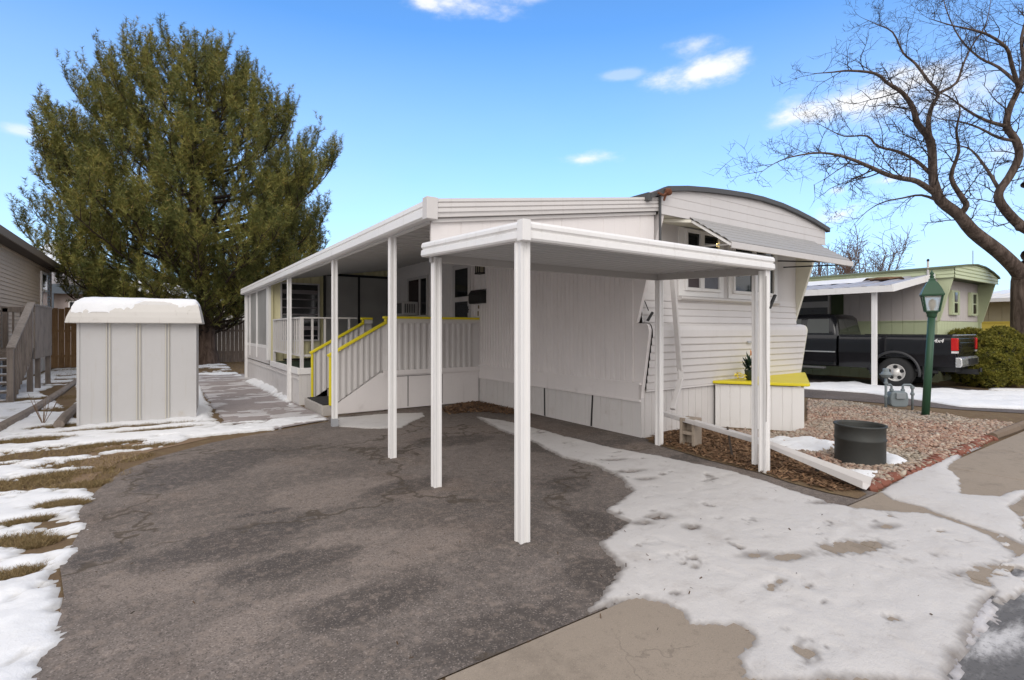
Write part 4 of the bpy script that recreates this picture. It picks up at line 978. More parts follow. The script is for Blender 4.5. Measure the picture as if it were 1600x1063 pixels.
# ---------------------------------------------------------------- tan house at the left with its wooden deck
TAN = paint('tan vinyl siding', (.50, .41, .33), .6, .06, (.1, .08, .06), .25)
nh = root('tan_house', (-3.4, 20, 0), 'tan clapboard house at the left edge behind a grey wooden deck', 'house')
pr = [(-3.40, .88)]; z = .88
while z < 3.80:
    pr += [(-3.378, z), (-3.374, z+.012), (-3.396, z+.108)]; z += .112
mb = MB(); mb.grid([[(x, y, z) for x, z in pr] for y in (8.0, 14, 20, 26.5)]); mb.box(-9, -3.41, 8, 26.47, .8, 3.9); mb.box(-3.41, -3.365, 26.40, 26.50, .88, 3.82)
mb.build('wall', TAN, nh)
mb = MB(); sheet(mb, (-3.395, 26.5), (-3.395, 8), 0, .885, ribs(18.5, .5, .015, .008)); mb.build('skirting', WHITE_OLD, nh)
mb = MB(); mb.box(-3.385, -3.376, 24.9, 25.25, .55, .75); mb.build('vent', BEAM, nh)
mb = MB(); mb.prism([(-3.05, 3.78), (-3.05, 3.93), (-6.2, 4.95), (-9.3, 3.93), (-9.3, 3.78), (-6.2, 4.8)], 'y', 7.7, 26.9); mb.box(-3.40, -3.06, 7.8, 26.8, 3.74, 3.775)
mb.build('roof', plain('dark brown roofing', (.07, .055, .045), .8), nh)
mb = MB(); mb.box(-3.05, -3.01, 7.7, 26.95, 3.74, 3.94); mb.build('fascia', plain('brown fascia', (.17, .14, .115), .6), nh)
mb = MB(); mb.box(-3.385, -3.33, 24.2, 25.3, 2.25, 3.55); hw = mb.build('window', WHITE, nh)
mb = MB(); mb.box(-3.329, -3.322, 24.32, 25.18, 2.36, 2.85); mb.box(-3.329, -3.322, 24.32, 25.18, 2.92, 3.45); mb.build('pane', GLASS, hw)
GW = wood('grey weathered wood', (.20, .165, .14), (.31, .26, .22))
BW = wood('brown fence wood', (.25, .14, .065), (.36, .23, .12))
GF = wood('grey fence wood', (.17, .13, .105), (.27, .22, .185))
wd = root('wooden_deck', (-2.8, 16.5, 0), 'grey weathered wooden deck with stairs beside the tan house', 'deck')
mb = MB()
for k in range(18): mb.box(-3.37, -2.42, 16.3+.14*k, 16.3+.14*k+.13, .96, 1.0)
mb.box(-2.45, -2.41, 16.3, 18.85, .80, .955); mb.box(-3.37, -2.41, 16.25, 16.295, .80, .955)
mb.build('floor', GW, wd)
for x, y in ((-2.46, 16.35), (-2.46, 17.3), (-2.46, 18.75), (-3.3, 18.75)):
    mb = MB(); mb.box(x-.05, x+.05, y-.05, y+.05, 0, 2.06 if y != 17.3 else .95); mb.build('post', GW, wd)
mb = MB()
for k in range(13): y = 16.55 + k*.175; mb.box(-2.405, -2.385, y-.07, y+.07, .80, 2.06)
mb.build('side_panel', GW, wd)
mb = MB(); mb.box(-2.52, -2.37, 16.35, 18.85, 2.06, 2.10); mb.box(-3.37, -2.5, 18.7, 18.8, 1.96, 2.10); mb.build('top_rail', GW, wd)
for k in range(6):
    mb = MB(); x = -3.3+.15*k; mb.box(x-.02, x+.02, 18.73, 18.77, 1.0, 1.96); mb.build('baluster', GW, wd)
for k in range(6):
    y = 16.1 - .32*k; z = .84 - .155*k
    mb = MB(); mb.box(-3.45, -2.50, y-.16, y+.16, z-.04, z); mb.build('tread', GW, wd)
    mb = MB(); mb.box(-3.44, -2.52, y-.14, y-.02, z+.002, z+.02); mb.build('tread_snow', SNOW, wd)
mb = MB(); mb.hexa([(-2.50, 16.3, .62), (-2.46, 16.3, .62), (-2.46, 14.25, .02), (-2.50, 14.25, .02), (-2.50, 16.3, .90), (-2.46, 16.3, .90), (-2.46, 14.25, .16), (-2.50, 14.25, .16)]); mb.build('stringer', GW, wd)
mb = MB(); mb.bar((-2.45, 16.4, 2.12), (-2.45, 14.35, 1.12), .13, .04); mb.build('handrail', wood('pale handrail', (.27, .23, .20), (.36, .32, .28)), wd)
for k in range(11):
    y = 16.2-.18*k; mb = MB(); zt = 2.08-(16.4-y)*.488; mb.box(-2.44, -2.40, y-.02, y+.02, zt-1.14, zt); mb.build('baluster', GW, wd)
mb = MB(); mb.box(-2.5, -2.40, 14.30, 14.40, 0, 1.1); mb.build('post', GW, wd)

# ---------------------------------------------------------------- board fences, houses and hills behind
def board_fence(name, x0, x1, y, h, mat, lab, seed, w=.14):
    rr = random.Random(seed); mb = MB(); x = x0
    while x < x1:
        hh = h + rr.uniform(-.03, .03); mb.hexa([(x, y-.01, 0), (x+w-.012, y-.01, 0), (x+w-.012, y+.012, 0), (x, y+.012, 0), (x, y-.01, hh), (x+w-.012, y-.01, hh-rr.uniform(0, .02)), (x+w-.012, y+.012, hh), (x, y+.012, hh)]); x += w
    f = root(name, ((x0+x1)/2, y, 0), lab, 'fence'); mb.build('boards', mat, f)
    m = MB(); m.box(x0, x1, y+.013, y+.06, .4, .49); m.box(x0, x1, y+.013, y+.06, 1.4, 1.49); m.build('rail', mat, f)
board_fence('board_fence', -3.6, -.3, 26.9, 2.35, BW, 'warm brown board fence between tan house and white shed', 4, .19)
board_fence('board_fence', -.3, 9.0, 26.9, 1.95, GF, 'grey weathered board fence behind the pine trunk', 5, .17)
def simple_house(name, x0, x1, y0, y1, zw, zr, wm, rm, lab, ov=.4, trim=None, wins=()):
    h = root(name, ((x0+x1)/2, y0, 0), lab, 'house')
    mb = MB(); mb.box(x0, x1, y0, y1, 0, zw); mb.build('wall', wm, h)
    ym = (y0+y1)/2
    mb = MB(); mb.prism([(y0-ov, zw-.05), (ym, zr), (y1+ov, zw-.05), (y1+ov, zw+.1), (ym, zr+.15), (y0-ov, zw+.1)], 'x', x0-ov, x1+ov); mb.build('roof', rm, h)
    if trim: m = MB(); m.box(x0-ov, x1+ov, y0-ov-.06, y0-ov-.01, zw-.42, zw+.12); m.build('fascia', trim, h)
    for a, b, c, d in wins:
        m = MB(); m.box(a, b, y0-.04, y0-.005, c, d); w = m.build('window', WHITE, h); m = MB(); m.box(a+.08, b-.08, y0-.05, y0-.041, c+.08, d-.08); m.build('pane', GLASS, w)
    return h
BLUE = plain('slate blue trim', (.10, .125, .155), .6)
SHING = paint('grey shingles', (.27, .245, .235), .85, .15, (.15, .13, .12), .5, False)
PINKW = paint('pinkish stucco', (.48, .41, .39), .8, .05)
bh = simple_house('stucco_house', -9, -2.2, 40, 48, 4.0, 5.3, PINKW, SHING, 'pinkish house with slate blue porch beam beyond the brown fence', .5, BLUE, ((-4.35, -3.6, 1.6, 3.2),))
for x in (-5.05, -3.2, -7.2):
    m = MB(); m.box(x-.12, x+.12, 39.45, 39.6, 0, 3.6); m.build('porch_post', BLUE, bh)
simple_house('white_house', 2.2, 9.5, 41, 47, 2.75, 3.25, paint('white block', (.6, .59, .57), .7), ROOF, 'low white building just above the grey fence', .2, None, ((3.2, 3.9, 1.5, 2.4),))
simple_house('white_roofed_house', -2.0, 1.8, 52, 58, 4.4, 5.6, PINKW, paint('snowy white roof', (.7, .71, .73), .7), 'house with snow white roof seen through gaps of the pine', .3)
def ridge():
    rg = np.random.default_rng(2); n = 140; V = []; F = []
    for i in range(n):
        a = -.75 + i*.022; d0 = 5200
        hgt = 190 + 330*math.exp(-((a+.115)/.05)**2) + 150*vnoise(np.array([a*14.0]), np.array([.3]), 5)[0] + 90*vnoise(np.array([a*60.0]), np.array([1.3]), 6)[0]
        for k in range(6):
            t_ = k/5; d = d0 - 1500*(1-t_); jit = 60*(vnoise(np.array([a*90.0]), np.array([k*1.7]), 9)[0]-.5)
            V.append((d*math.sin(a), d*math.cos(a), hgt*t_**1.3 + (jit if 0 < k < 5 else 0)*1.0))
    for i in range(n-1):
        for k in range(5): F.append((i*6+k, (i+1)*6+k, (i+1)*6+k+1, i*6+k+1))
    t = NT('hazy snowy mountain'); sp = t.n.new('ShaderNodeSeparateXYZ'); t.l.new(t.tc, sp.inputs[0])
    m = t.ramp(t.math('ADD', sp.outputs[2], t.math('MULTIPLY', t.noise(.004, 6), 260)), 250, 420)
    t.set(t.mix(m, (.20, .24, .30), (.66, .70, .76)), .9, 0, .1)  # rock and snow tones shifted bluish, distance haze painted into the colour
    tag(np_mesh('mountains', V, F, t.m, smooth=False), kind='structure')
ridge()
# ---------------------------------------------------------------- small things on the left lawn
def logpath(name, pts, r, mat, lab, cat):
    m = MB(); m.tube(pts, r, 8); return tag(m.build(name, mat, smooth=False), lab, cat)
q = [(-1.95, 9.72), (-1.89, 11.15), (-1.84, 13.00), (-1.85, 15.51), (-1.89, 19.41)]
logpath('edging_timber', [(x, y, .05) for x, y in q], [.07, .075, .07, .07, .06], GW, 'long grey edging timber curving across the snowy lawn', 'timber')
q = [(-1.23, 10.31), (-1.25, 11.26), (-1.24, 12.59)]
logpath('short_log', [(x, y, .06) for x, y in q], [.07, .075, .07], GW, 'short dark log end lying against the left side of the shed', 'log')
tw = root('twig_shrub', (-1.75, 10.1, 0), 'leafless twiggy shrub sprouting from snow left of the shed', 'shrub')
rg = random.Random(3); c = Vector((*[(-1.48, 10.86)][0], 0))
for k in range(9):
    a = rg.uniform(0, 6.28); l = rg.uniform(.25, .5); d = Vector((math.cos(a)*.5, math.sin(a)*.4, 1))
    m = MB(); m.tube([c, c+d*l*.5, c+d*l + Vector((0, 0, .05))], [.006, .005, .002], 5); m.build('stem', plain('tan twig', (.20, .13, .08), .8) if k == 0 else bpy.data.materials['tan twig'], tw)
# ---------------------------------------------------------------- green and white home at the right with its carport
LG = paint('light green metal', (.53, .585, .38), .5, .05, (.2, .2, .1), .3)
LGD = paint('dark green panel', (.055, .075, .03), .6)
PW = paint('pale board wall', (.60, .55, .53), .55, .05, (.28, .22, .18), .35)
gh = root('green_home', (18, 5.2, 0), 'pale mobile home with light green bands and bowed roof behind the pickup', 'mobile home')
gx0, gx1 = 18.0, 22.0
pf2 = [(19, .0), (19, 3.0), (4.80, 3.0), (5.12, 1.75), (5.16, 1.72), (5.16, 0)]
mb = MB(); mb.prism(pf2, 'x', gx0+.02, gx0+.10); mb.box(gx0+.1, gx1-.1, 18.8, 18.95, 0, 3.0)
mb.build('green_wing', LG, gh)
mb = MB(); sheet(mb, (gx0, 19), (gx0, 5.16), 1.75, 3.0, ribs(13.84, .28, .014, .012)); mb.build('side_wall', PW, gh)
mb = MB(); sheet(mb, (gx0+.002, 19), (gx0+.002, 5.16), 0.0, 1.73, ribs(13.84, .28, .014, .012)); mb.box(gx0-.02, gx0+.01, 5.15, 19, 1.73, 1.755); mb.build('green_side_band', LG, gh)
mb = MB(); sheet(mb, (gx0+.1, 5.24), (gx1-.06, 5.24), 1.75, 3.0, ribs(3.84, .16, .012, .008)); mb.build('front_wall', PW, gh)
mb = MB(); sheet(mb, (gx0+.08, 5.22), (gx1, 5.22), 0, 1.74, ribs(3.92, .13, .012, .008)); mb.build('green_front_band', LG, gh)
mb = MB(); mb.prism(pf2, 'x', gx1-.06, gx1+.02); mb.build('green_wing', LG, gh)
garc = [(17.9, 3.21), (18.05, 3.235), (18.9, 3.33), (19.8, 3.40), (20.6, 3.38), (21.4, 3.28), (22.0, 3.16), (22.1, 3.12)]
def gz(x):
    for (a, b), (c_, d) in zip(garc, garc[1:]):
        if a <= x <= c_: return b+(d-b)*(x-a)/(c_-a)
    return garc[-1][1]
xs = [17.98 + i*(22.06-17.98)/24 for i in range(25)]; rows = []
for k in range(5):
    for dz, dy in ((0, -.02), (.012, -.024), (.095, -.004)): rows.append([(x, 4.78+dy, min(gz(x)-.02, 2.92+.10*k+dz)) for x in xs])
mb = MB(); mb.grid(rows); mb.prism([(x, gz(x)-.03) for x in xs] + [(22.06, 2.93), (17.98, 2.93)], 'y', 4.785, 4.85); mb.build('front_fascia', LG, gh)
mb = MB(); rows = []
for k in range(3):
    for dz, dx in ((0, -.02), (.012, -.024), (.1, -.004)): rows.append([(17.98+dx, y, 2.93+.10*k+dz) for y in (4.78, 19)])
mb.grid(rows); mb.build('side_fascia', LG, gh)
mb = MB(); mb.box(17.99, 22.0, 4.85, 5.24, 2.95, 2.99); mb.build('soffit', LGD, gh)
mb = MB(); mb.prism([(x, z+.02) for x, z in garc] + [(x, z-.02) for x, z in garc[::-1]], 'y', 4.72, 19.2); mb.build('roof', plain('grey green roof edge', (.13, .15, .08), .7), gh)
for x in (19.2, 20.95):
    mb = MB(); mb.box(x, x+.70, 5.16, 5.235, 1.93, 2.66); w = mb.build('window', LG, gh, bevel=.006)
    mb = MB(); mb.box(x+.24, x+.46, 5.145, 5.159, 2.0, 2.28); mb.box(x+.24, x+.46, 5.145, 5.159, 2.32, 2.60); mb.build('pane', GLASS, w)
    for a in (.02, .54):
        mb = MB()
        for k in range(14): mb.box(x+a, x+a+.14, 5.148, 5.158, 1.96+.048*k, 1.995+.048*k)
        mb.build('shutter', LG, w)
mb = MB(); mb.box(17.94, 17.99, 7.95, 9.2, 1.95, 2.68); w = mb.build('side_window', WHITE_OLD, gh)
mb = MB(); mb.box(17.925, 17.938, 8.0, 9.15, 2.0, 2.22); mb.box(17.925, 17.938, 8.0, 9.15, 2.42, 2.62); mb.build('pane', plain('grey louvre glass', (.10, .095, .095), .3), w)
mb = MB(); mb.box(17.95, 17.985, 7.55, 7.90, 1.78, 2.95); mb.build('dark_shutter', LGD, gh)
an = root('roof_antenna', (21.3, 5.2, 3.3), 'thin metal antenna rising from the green home roof', 'antenna')
mb = MB(); mb.tube([(21.3, 5.2, 3.2), (21.3, 5.2, 4.0)], .012, 5); mb.build('mast', BEAM, an)
mb = MB(); mb.tube([(21.25, 5.24, 3.42), (21.7, 4.9, 3.44)], .008, 5); mb.build('crossbar', BEAM, an)
vp = root('vent_pipe', (18.3, 5.4, 3.3), 'small pale mast on the front corner of the green home roof', 'pipe')
mb = MB(); mb.tube([(17.93, 5.35, 2.75), (17.93, 5.35, 3.42)], .03, 8); mb.build('pipe', WHITE_OLD, vp); mb = MB(); mb.ball((17.93, 5.35, 3.45), (.04, .04, .05), 1); mb.build('cap', DARK, vp)
gc = root('green_home_carport', (15.2, 5.66, 0), 'low white carport roof sheltering the black pickup, one white post', 'carport')
rows = []; y = 5.22; yy = []
while y < 15: yy += [(y, 0), (y+.10, 0), (y+.14, .05), (y+.26, .05), (y+.30, 0)]; y += .4
gcz = lambda x: 2.56 + (x-15.0)*(3.0-2.56)/2.95
GP_ = paint('grey ribbed roof pan', (.36, .36, .40), .4, .06, (.2, .13, .09), .4)
mb = MB(); mb.grid([[(x, y, gcz(x)+dz) for y, dz in yy] for x in (15.02, 17.95)]); mb.build('roof_pan', GP_, gc)
mb = MB(); mb.box(14.97, 15.015, 5.18, 15.2, 2.44, 2.60); mb.hexa([(15.02, 5.175, 2.44), (17.9, 5.175, 2.90), (17.9, 5.215, 2.90), (15.02, 5.215, 2.44), (15.02, 5.175, 2.62), (17.9, 5.175, 3.06), (17.9, 5.215, 3.06), (15.02, 5.215, 2.62)]); mb.build('fascia', WHITE, gc)
for y in (5.66, 9.5, 13.2):
    mb = MB(); mb.box(15.16, 15.26, y-.05, y+.05, 0, 2.46); mb.build('post', WHITE, gc)
mb = MB(); rg = random.Random(8); rr_ = []
for i in range(60):
    y = 6.6 + i*.14; rr_.append([(16.6 + .5*rg.random() if 0 else 16.75 + .35*mnoise.noise((y, 1, 0)), y, gcz(16.8)+.035), (17.2, y, gcz(17.2)+.12), (17.88, y, gcz(17.88)+.10)])
mb.grid(rr_); tag(mb.build('carport_snow', SNOW, smooth=True), 'snow ridge left on the green home carport roof', 'snow')
mb = MB(); mb.ball((17.2, 6.1, gcz(17.2)+.05), (.5, .45, .06), 2, .5, 3); mb.ball((17.5, 6.9, gcz(17.5)+.05), (.3, .6, .05), 2, .5, 5); tag(mb.build('leaf_pile', MULCH), 'patch of brown leaves on the carport roof', 'leaves')
YW = paint('bright yellow wall', (.62, .48, .08), .6)
yh = root('yellow_home', (30.5, 6, 0), 'tan and yellow home with white roof at the far right', 'mobile home')
mb = MB(); sheet(mb, (31, 14), (31, 1), 1.84, 2.8, ribs(13, .45, .02, .015)); mb.box(31.02, 35, 1, 14, 0, 2.9); mb.build('wall', paint('tan wall', (.36, .31, .20), .6), yh)
mb = MB(); mb.box(30.95, 31.0, 1, 14, 0, 1.84); mb.box(30.9, 30.95, 1, 14, 1.80, 1.86); mb.build('yellow_band', YW, yh)
rows = []; yy = []
y = .8
while y < 14: yy += [(y, 0), (y+.2, 0), (y+.25, .05), (y+.35, .05), (y+.4, 0)]; y += .5
mb = MB(); mb.grid([[(x, y, z+dz) for y, dz in yy] for x, z in ((30.0, 2.80), (35.2, 3.3))]); mb.box(29.96, 29.99, .8, 14, 2.70, 2.86); mb.build('roof', paint('white ribbed roof', (.62, .6, .58), .6), yh)

# ---------------------------------------------------------------- black pickup
tk = root('pickup_truck', (16.6, 6, 0), 'black extended-cab pickup parked under the low carport, tail towards the street', 'pickup truck')
PB = plain('black car paint', (.006, .006, .008), .24, 0, .2, 3, 0, .4, .35)
CH = plain('chrome', (.75, .75, .74), .25, .85, .05); TY = plain('tyre rubber', (.02, .02, .02), .85, 0, .3, 30, .4)
X0, X1 = 15.6, 17.55
def side_panel(mb, ya, yb_, z0f, z1, side, n=40):
    """body side between ya and yb with a lower edge z0f(y)"""
    px = [(.45, .05), (.6, .02), (.78, .005), (.86, 0), (.90, -.012), (.94, 0), (1.15, .004), (1.27, .018), (1.31, .035), (1.345, .05)]
    def xo(z):
        for (a, b), (c_, d) in zip(px, px[1:]):
            if a <= z <= c_: return b+(d-b)*(z-a)/(c_-a)
        return px[0][1] if z < .45 else px[-1][1]
    rows = []
    for i in range(n+1):
        y = ya + (yb_-ya)*i/n; lo = z0f(y)
        rows.append([((X0+xo(lo+(z1-lo)*k/14)) if side < 0 else (X1-xo(lo+(z1-lo)*k/14)), y, lo+(z1-lo)*k/14) for k in range(15)])
    mb.grid(rows)
WY, WR = 5.33, .50
def arch(yc, lo):
    return lambda y: max(lo if y > yc else .60, (.40 + math.sqrt(max(0, WR**2-(y-yc)**2))) if abs(y-yc) < WR else 0)
for sd_ in (-1, 1):
    mb = MB(); side_panel(mb, 4.14, 6.62, arch(WY, .48), 1.345, sd_, 60); mb.build('bed_side', PB, tk, smooth=True)
    mb = MB(); side_panel(mb, 6.68, 10.2, arch(9.35, .46), 1.345, sd_, 60); mb.build('cab_side', PB, tk, smooth=True)
    x = X0-.012 if sd_ < 0 else X1+.012
    for yc in (WY, 9.35):
        mb = MB(); mb.tube([(x, yc + (WR+.02)*math.cos(a), .40 + (WR+.03)*math.sin(a)) for a in [R(-8 + i*196/20) for i in range(21)]], .035, 6); mb.build('fender_flare', plain('grey black flare', (.035, .035, .037), .45) if yc == WY and sd_ < 0 else bpy.data.materials['grey black flare'], tk, smooth=True)
    mb = MB(); xx = X0-.02 if sd_ < 0 else X1-.01; mb.box(xx, xx+.03, 6.7, 8.7, .865, .90); mb.build('chrome_strip', CH, tk)
    mb = MB(); xx = X0-.10 if sd_ < 0 else X1-.06; mb.box(xx, xx+.16, 6.95, 8.8, .40, .46); mb.build('running_board', plain('grey step', (.10, .10, .10), .5) if sd_ < 0 else bpy.data.materials['grey step'], tk, bevel=.02)
    mb = MB(); mb.box(X0+.02 if sd_ < 0 else X1-.10, X0+.10 if sd_ < 0 else X1-.02, 4.74, 4.765, .26, .78); mb.build('mud_flap', DARK, tk, bevel=.008)
mb = MB(); mb.box(X0+.05, X1-.05, 4.13, 4.20, .66, 1.335); mb.box(X0+.03, X0+.10, 4.2, 6.6, .8, 1.352); mb.box(X1-.10, X1-.03, 4.2, 6.6, .8, 1.352)
mb.box(X0+.1, X1-.1, 4.2, 6.6, .76, .80); mb.box(X0+.06, X1-.06, 6.60, 6.64, .5, 1.34); mb.build('bed', PB, tk, bevel=.012)
mb = MB(); mb.box(X0+.12, X1-.12, 4.106, 4.129, .80, 1.28); mb.box(X0+.30, X1-.3, 4.095, 4.105, .92, 1.18); mb.build('tailgate', PB, tk, bevel=.008)
mb = MB(); mb.box(X0+.06, X1-.06, 4.10, 4.20, 1.337, 1.375); mb.build('tailgate_cap', plain('silver cap', (.3, .3, .32), .25, .7), tk, bevel=.01)
for x in (X0+.03, X1-.055): mb = MB(); mb.box(x, x+.025, 4.2, 6.62, 1.346, 1.365); mb.build('bed_rail_cap', DARK, tk)
RED = plain('red tail lamp', (.5, .012, .012), .15, 0, .15, 20)
for x in (X0-.008, X1-.122):
    mb = MB(); mb.box(x, x+.13, 4.085, 4.21, .99, 1.29); t_ = mb.build('tail_lamp', RED, tk, bevel=.015)
    mb = MB(); mb.box(x-.004, x+.12, 4.088, 4.2, .93, .978); mb.build('reverse_lamp', plain('white lens', (.7, .66, .64), .2) if x < 16 else bpy.data.materials['white lens'], t_)
mb = MB(); mb.prism([(4.13, .60), (4.03, .60), (4.0, .66), (4.01, .80), (4.05, .83), (4.13, .83)], 'x', X0+.0, X1-.0); mb.build('rear_bumper', CH, tk, bevel=.015)
mb = MB(); mb.box(16.2, 17.0, 3.985, 3.999, .64, .79); mb.build('licence_recess', DARK, tk)
mb = MB(); mb.box(16.5, 16.7, 3.9, 4.3, .40, .52); mb.tube([(16.6, 3.86, .46), (16.6, 3.86, .56)], .03, 8); mb.box(15.95, 17.25, 4.2, 10, .46, .60); mb.tube([(15.8, 4.5, .46), (15.8, 6, .46)], .05, 8); mb.build('chassis', DARK, tk)
mb = MB(); mb.tube([(15.9, WY, .40), (17.3, WY, .40)], .07, 10); mb.ball((16.6, WY, .40), (.2, .18, .17), 2); mb.tube([(15.9, 9.35, .40), (17.3, 9.35, .40)], .06, 10); mb.build('axle', DARK, tk)
mb = MB(); mb.box(X0+.14, X1-.14, 4.9, 5.8, .75, .9); mb.build('inner_arch', DARK, tk)
# cab
def rr4(x0, x1, y0, y1, z, r=.12, n=5):
    p = []
    for cx_, cy_, a0 in ((x1-r, y1-r, 0), (x0+r, y1-r, 90), (x0+r, y0+r, 180), (x1-r, y0+r, 270)):
        for i in range(n): a = R(a0+90*i/(n-1)); p.append((cx_+r*math.cos(a), cy_+r*math.sin(a), z))
    return p
mb = MB(); V = mb.grid([rr4(X0+.05, X1-.05, 6.68, 9.3, .5), rr4(X0+.05, X1-.05, 6.68, 9.2, 1.36), rr4(X0+.16, X1-.16, 6.76, 8.62, 1.83), rr4(X0+.20, X1-.20, 6.84, 8.45, 1.91, .15), rr4(X0+.32, X1-.32, 6.98, 8.3, 1.945, .2)], True); mb.bm.faces.new(V[-1])
cab = mb.build('cab', PB, tk, smooth=True)
def slantq(mb, q, off):
    a, b, c_, d = [Vector(v) for v in q]; n_ = (b-a).cross(d-a).normalized()*off
    mb.face([v+n_ for v in (a, b, c_, d)])
TG = glass('tinted car glass', (.03, .036, .032), .05)
def cq(y0_, y1_, z0_, z1_, side):
    f = lambda z: .05 + (.16-.05)*(z-1.36)/(1.83-1.36)
    if side < 0: return [(X0+f(z0_)-.008, y1_, z0_), (X0+f(z0_)-.008, y0_, z0_), (X0+f(z1_)-.008, y0_+.03, z1_), (X0+f(z1_)-.008, y1_-.03, z1_)]
    return [(X1-f(z0_)+.008, y0_, z0_), (X1-f(z0_)+.008, y1_, z0_), (X1-f(z1_)+.008, y1_-.03, z1_), (X1-f(z1_)+.008, y0_+.03, z1_)]
for sd_ in (-1, 1):
    for a, b in ((6.88, 7.50), (7.62, 8.72)):
        mb = MB(); mb.face(cq(a, b, 1.40, 1.80, sd_)); w = mb.build('side_glass', TG, cab, recalc=False)
mb = MB(); fy = lambda z: 6.68 + (.08)*(z-1.36)/(.47) - .008
mb.face([(X0+.25, fy(1.42), 1.42), (X1-.25, fy(1.42), 1.42), (X1-.32, fy(1.79), 1.79), (X0+.32, fy(1.79), 1.79)]); mb.build('rear_glass', TG, cab, recalc=False)
mb = MB(); mb.face([(X1-.2, 9.215, 1.37), (X0+.2, 9.215, 1.37), (X0+.3, 8.64, 1.82), (X1-.3, 8.64, 1.82)]); mb.build('windscreen', TG, cab, recalc=False)
mb = MB(); V = mb.grid([rr4(X0+.04, X1-.04, 9.15, 10.25, .6), rr4(X0+.05, X1-.05, 9.15, 10.25, 1.22), rr4(X0+.12, X1-.12, 9.15, 10.18, 1.34, .2)], True); mb.bm.faces.new(V[-1]); mb.build('hood', PB, tk, smooth=True)
mb = MB(); mb.box(X0+.1, X1-.1, 10.23, 10.29, .85, 1.2); mb.build('grille', DARK, tk); mb = MB(); mb.box(X0, X1, 10.2, 10.4, .55, .8); mb.build('front_bumper', CH, tk, bevel=.03)
for sd_, x in ((-1, X0+.03), (1, X1-.03)):
    for yc in (WY, 9.35):
        s_ = sd_; mb = MB(); c = (x, yc, .395); o_ = lambda h: h*s_
        mb.lathe([(.21, o_(.0)), (.30, o_(.02)), (.375, o_(.0)), (.395, o_(-.04)), (.395, o_(-.20)), (.37, o_(-.25)), (.2, o_(-.25))], c, 36, 'x', False)
        wh = mb.build('wheel', TY, tk, smooth=True)
        mb = MB(); mb.lathe([(.22, o_(.005)), (.205, o_(.012)), (.19, o_(-.03)), (.13, o_(-.035)), (.08, o_(.0)), (.07, o_(.02)), (.001, o_(.025))], c, 30, 'x', False); mb.build('rim', plain('bright alloy', (.62, .60, .57), .3, .35) if 'bright alloy' not in bpy.data.materials else bpy.data.materials['bright alloy'], wh, smooth=True)
        mb = MB()
        for k in range(5):
            a = k*2*math.pi/5 + .3; cy_, cz_ = yc+.145*math.cos(a), .395+.145*math.sin(a)
            mb.lathe([(.046, o_(-.03)), (.046, o_(-.012)), (.001, o_(-.012))], (x, cy_, cz_), 12, 'x')
        mb.build('rim_hole', DARK, wh)
def text(body, loc, rot, size, mat, par, name, shear=0):
    cu = bpy.data.curves.new(name, 'FONT'); cu.body = body; cu.size = size; cu.extrude = .002; cu.align_x = 'CENTER'; cu.shear = shear; cu.offset = .003
    o = bpy.data.objects.new(name, cu); C.objects.link(o); cu.materials.append(mat)
    bpy.context.view_layer.update(); me = bpy.data.meshes.new_from_object(o.evaluated_get(bpy.context.evaluated_depsgraph_get()))
    bpy.data.objects.remove(o); o = bpy.data.objects.new(name, me); C.objects.link(o)
    if not me.materials: me.materials.append(mat)
    o.parent = par; o.location = Vector(loc)-OFF[par]; o.rotation_euler = rot; OFF[o] = OFF[par]; return o
text('4x4', (X0-.012, 4.44, 1.185), (R(90), 0, R(-90)), .125, plain('white decal', (.7, .68, .66), .5), tk, 'decal', .25)

tk.rotation_euler = (0, 0, R(3)); tk.location = (16.5, 6.05, 0)
# ---------------------------------------------------------------- lamp post, gas meter, drum, edging bricks
GM = paint('dark green lamp paint', (.026, .078, .042), .45, .08, (.02, .04, .03), .4)
lp = root('lamp_post', (10.82, 3.265, 0), 'leaning dark green lamp post with a lantern top in the rock bed', 'lamp post')
a, b = Vector((10.815, 3.265, -.02)), Vector((10.91, 3.205, 1.72)); ax = (b-a).normalized()
mb = MB(); mb.tube([a, a.lerp(b, .5), b], [.058, .056, .052], 16); mb.build('pole', GM, lp, smooth=True)
top = Vector((10.914, 3.203, 0)); ro = R(-22)
def sq(r, z, k=4): return [(top.x + r*math.cos(ro+2*math.pi*i/k), top.y + r*math.sin(ro+2*math.pi*i/k), z) for i in range(k)]
mb = MB(); mb.lathe([(.055, 1.70), (.07, 1.73), (.07, 1.76), (.085, 1.79), (.085, 1.80)], (top.x, top.y, 0), 14); mb.build('collar', GM, lp, smooth=True)
mb = MB(); lo, hi = sq(.125, 1.81), sq(.185, 2.08)
for i in range(4): mb.bar(lo[i], hi[i], .022, .022); mb.bar(lo[i], lo[(i+1) % 4], .022, .022); mb.bar(hi[i], hi[(i+1) % 4], .022, .022)
cage = mb.build('lantern_cage', GM, lp)
pg = NT('lamp glass'); pg.b.inputs['Transmission Weight'].default_value = .75; pg.set((.88, .84, .74), .35, 0, .5)
mb = MB(); mb.grid([sq(.118, 1.815), sq(.177, 2.075)], True); mb.build('pane', pg.m, cage)
mb = MB(); mb.lathe([(.02, 1.81), (.03, 1.86), (.055, 1.93), (.045, 2.0), (.001, 2.03)], (top.x, top.y, 0), 12); mb.build('bulb', plain('unlit white bulb', (.7, .69, .66), .4), lp, smooth=True)
mb = MB(); V = mb.grid([sq(.215, 2.075), sq(.22, 2.10), sq(.17, 2.20), sq(.10, 2.30), sq(.06, 2.335), sq(.06, 2.36), sq(.03, 2.385)], True); mb.bm.faces.new(V[-1]); mb.bm.faces.new(V[0][::-1]); mb.build('lantern_roof', GM, lp)
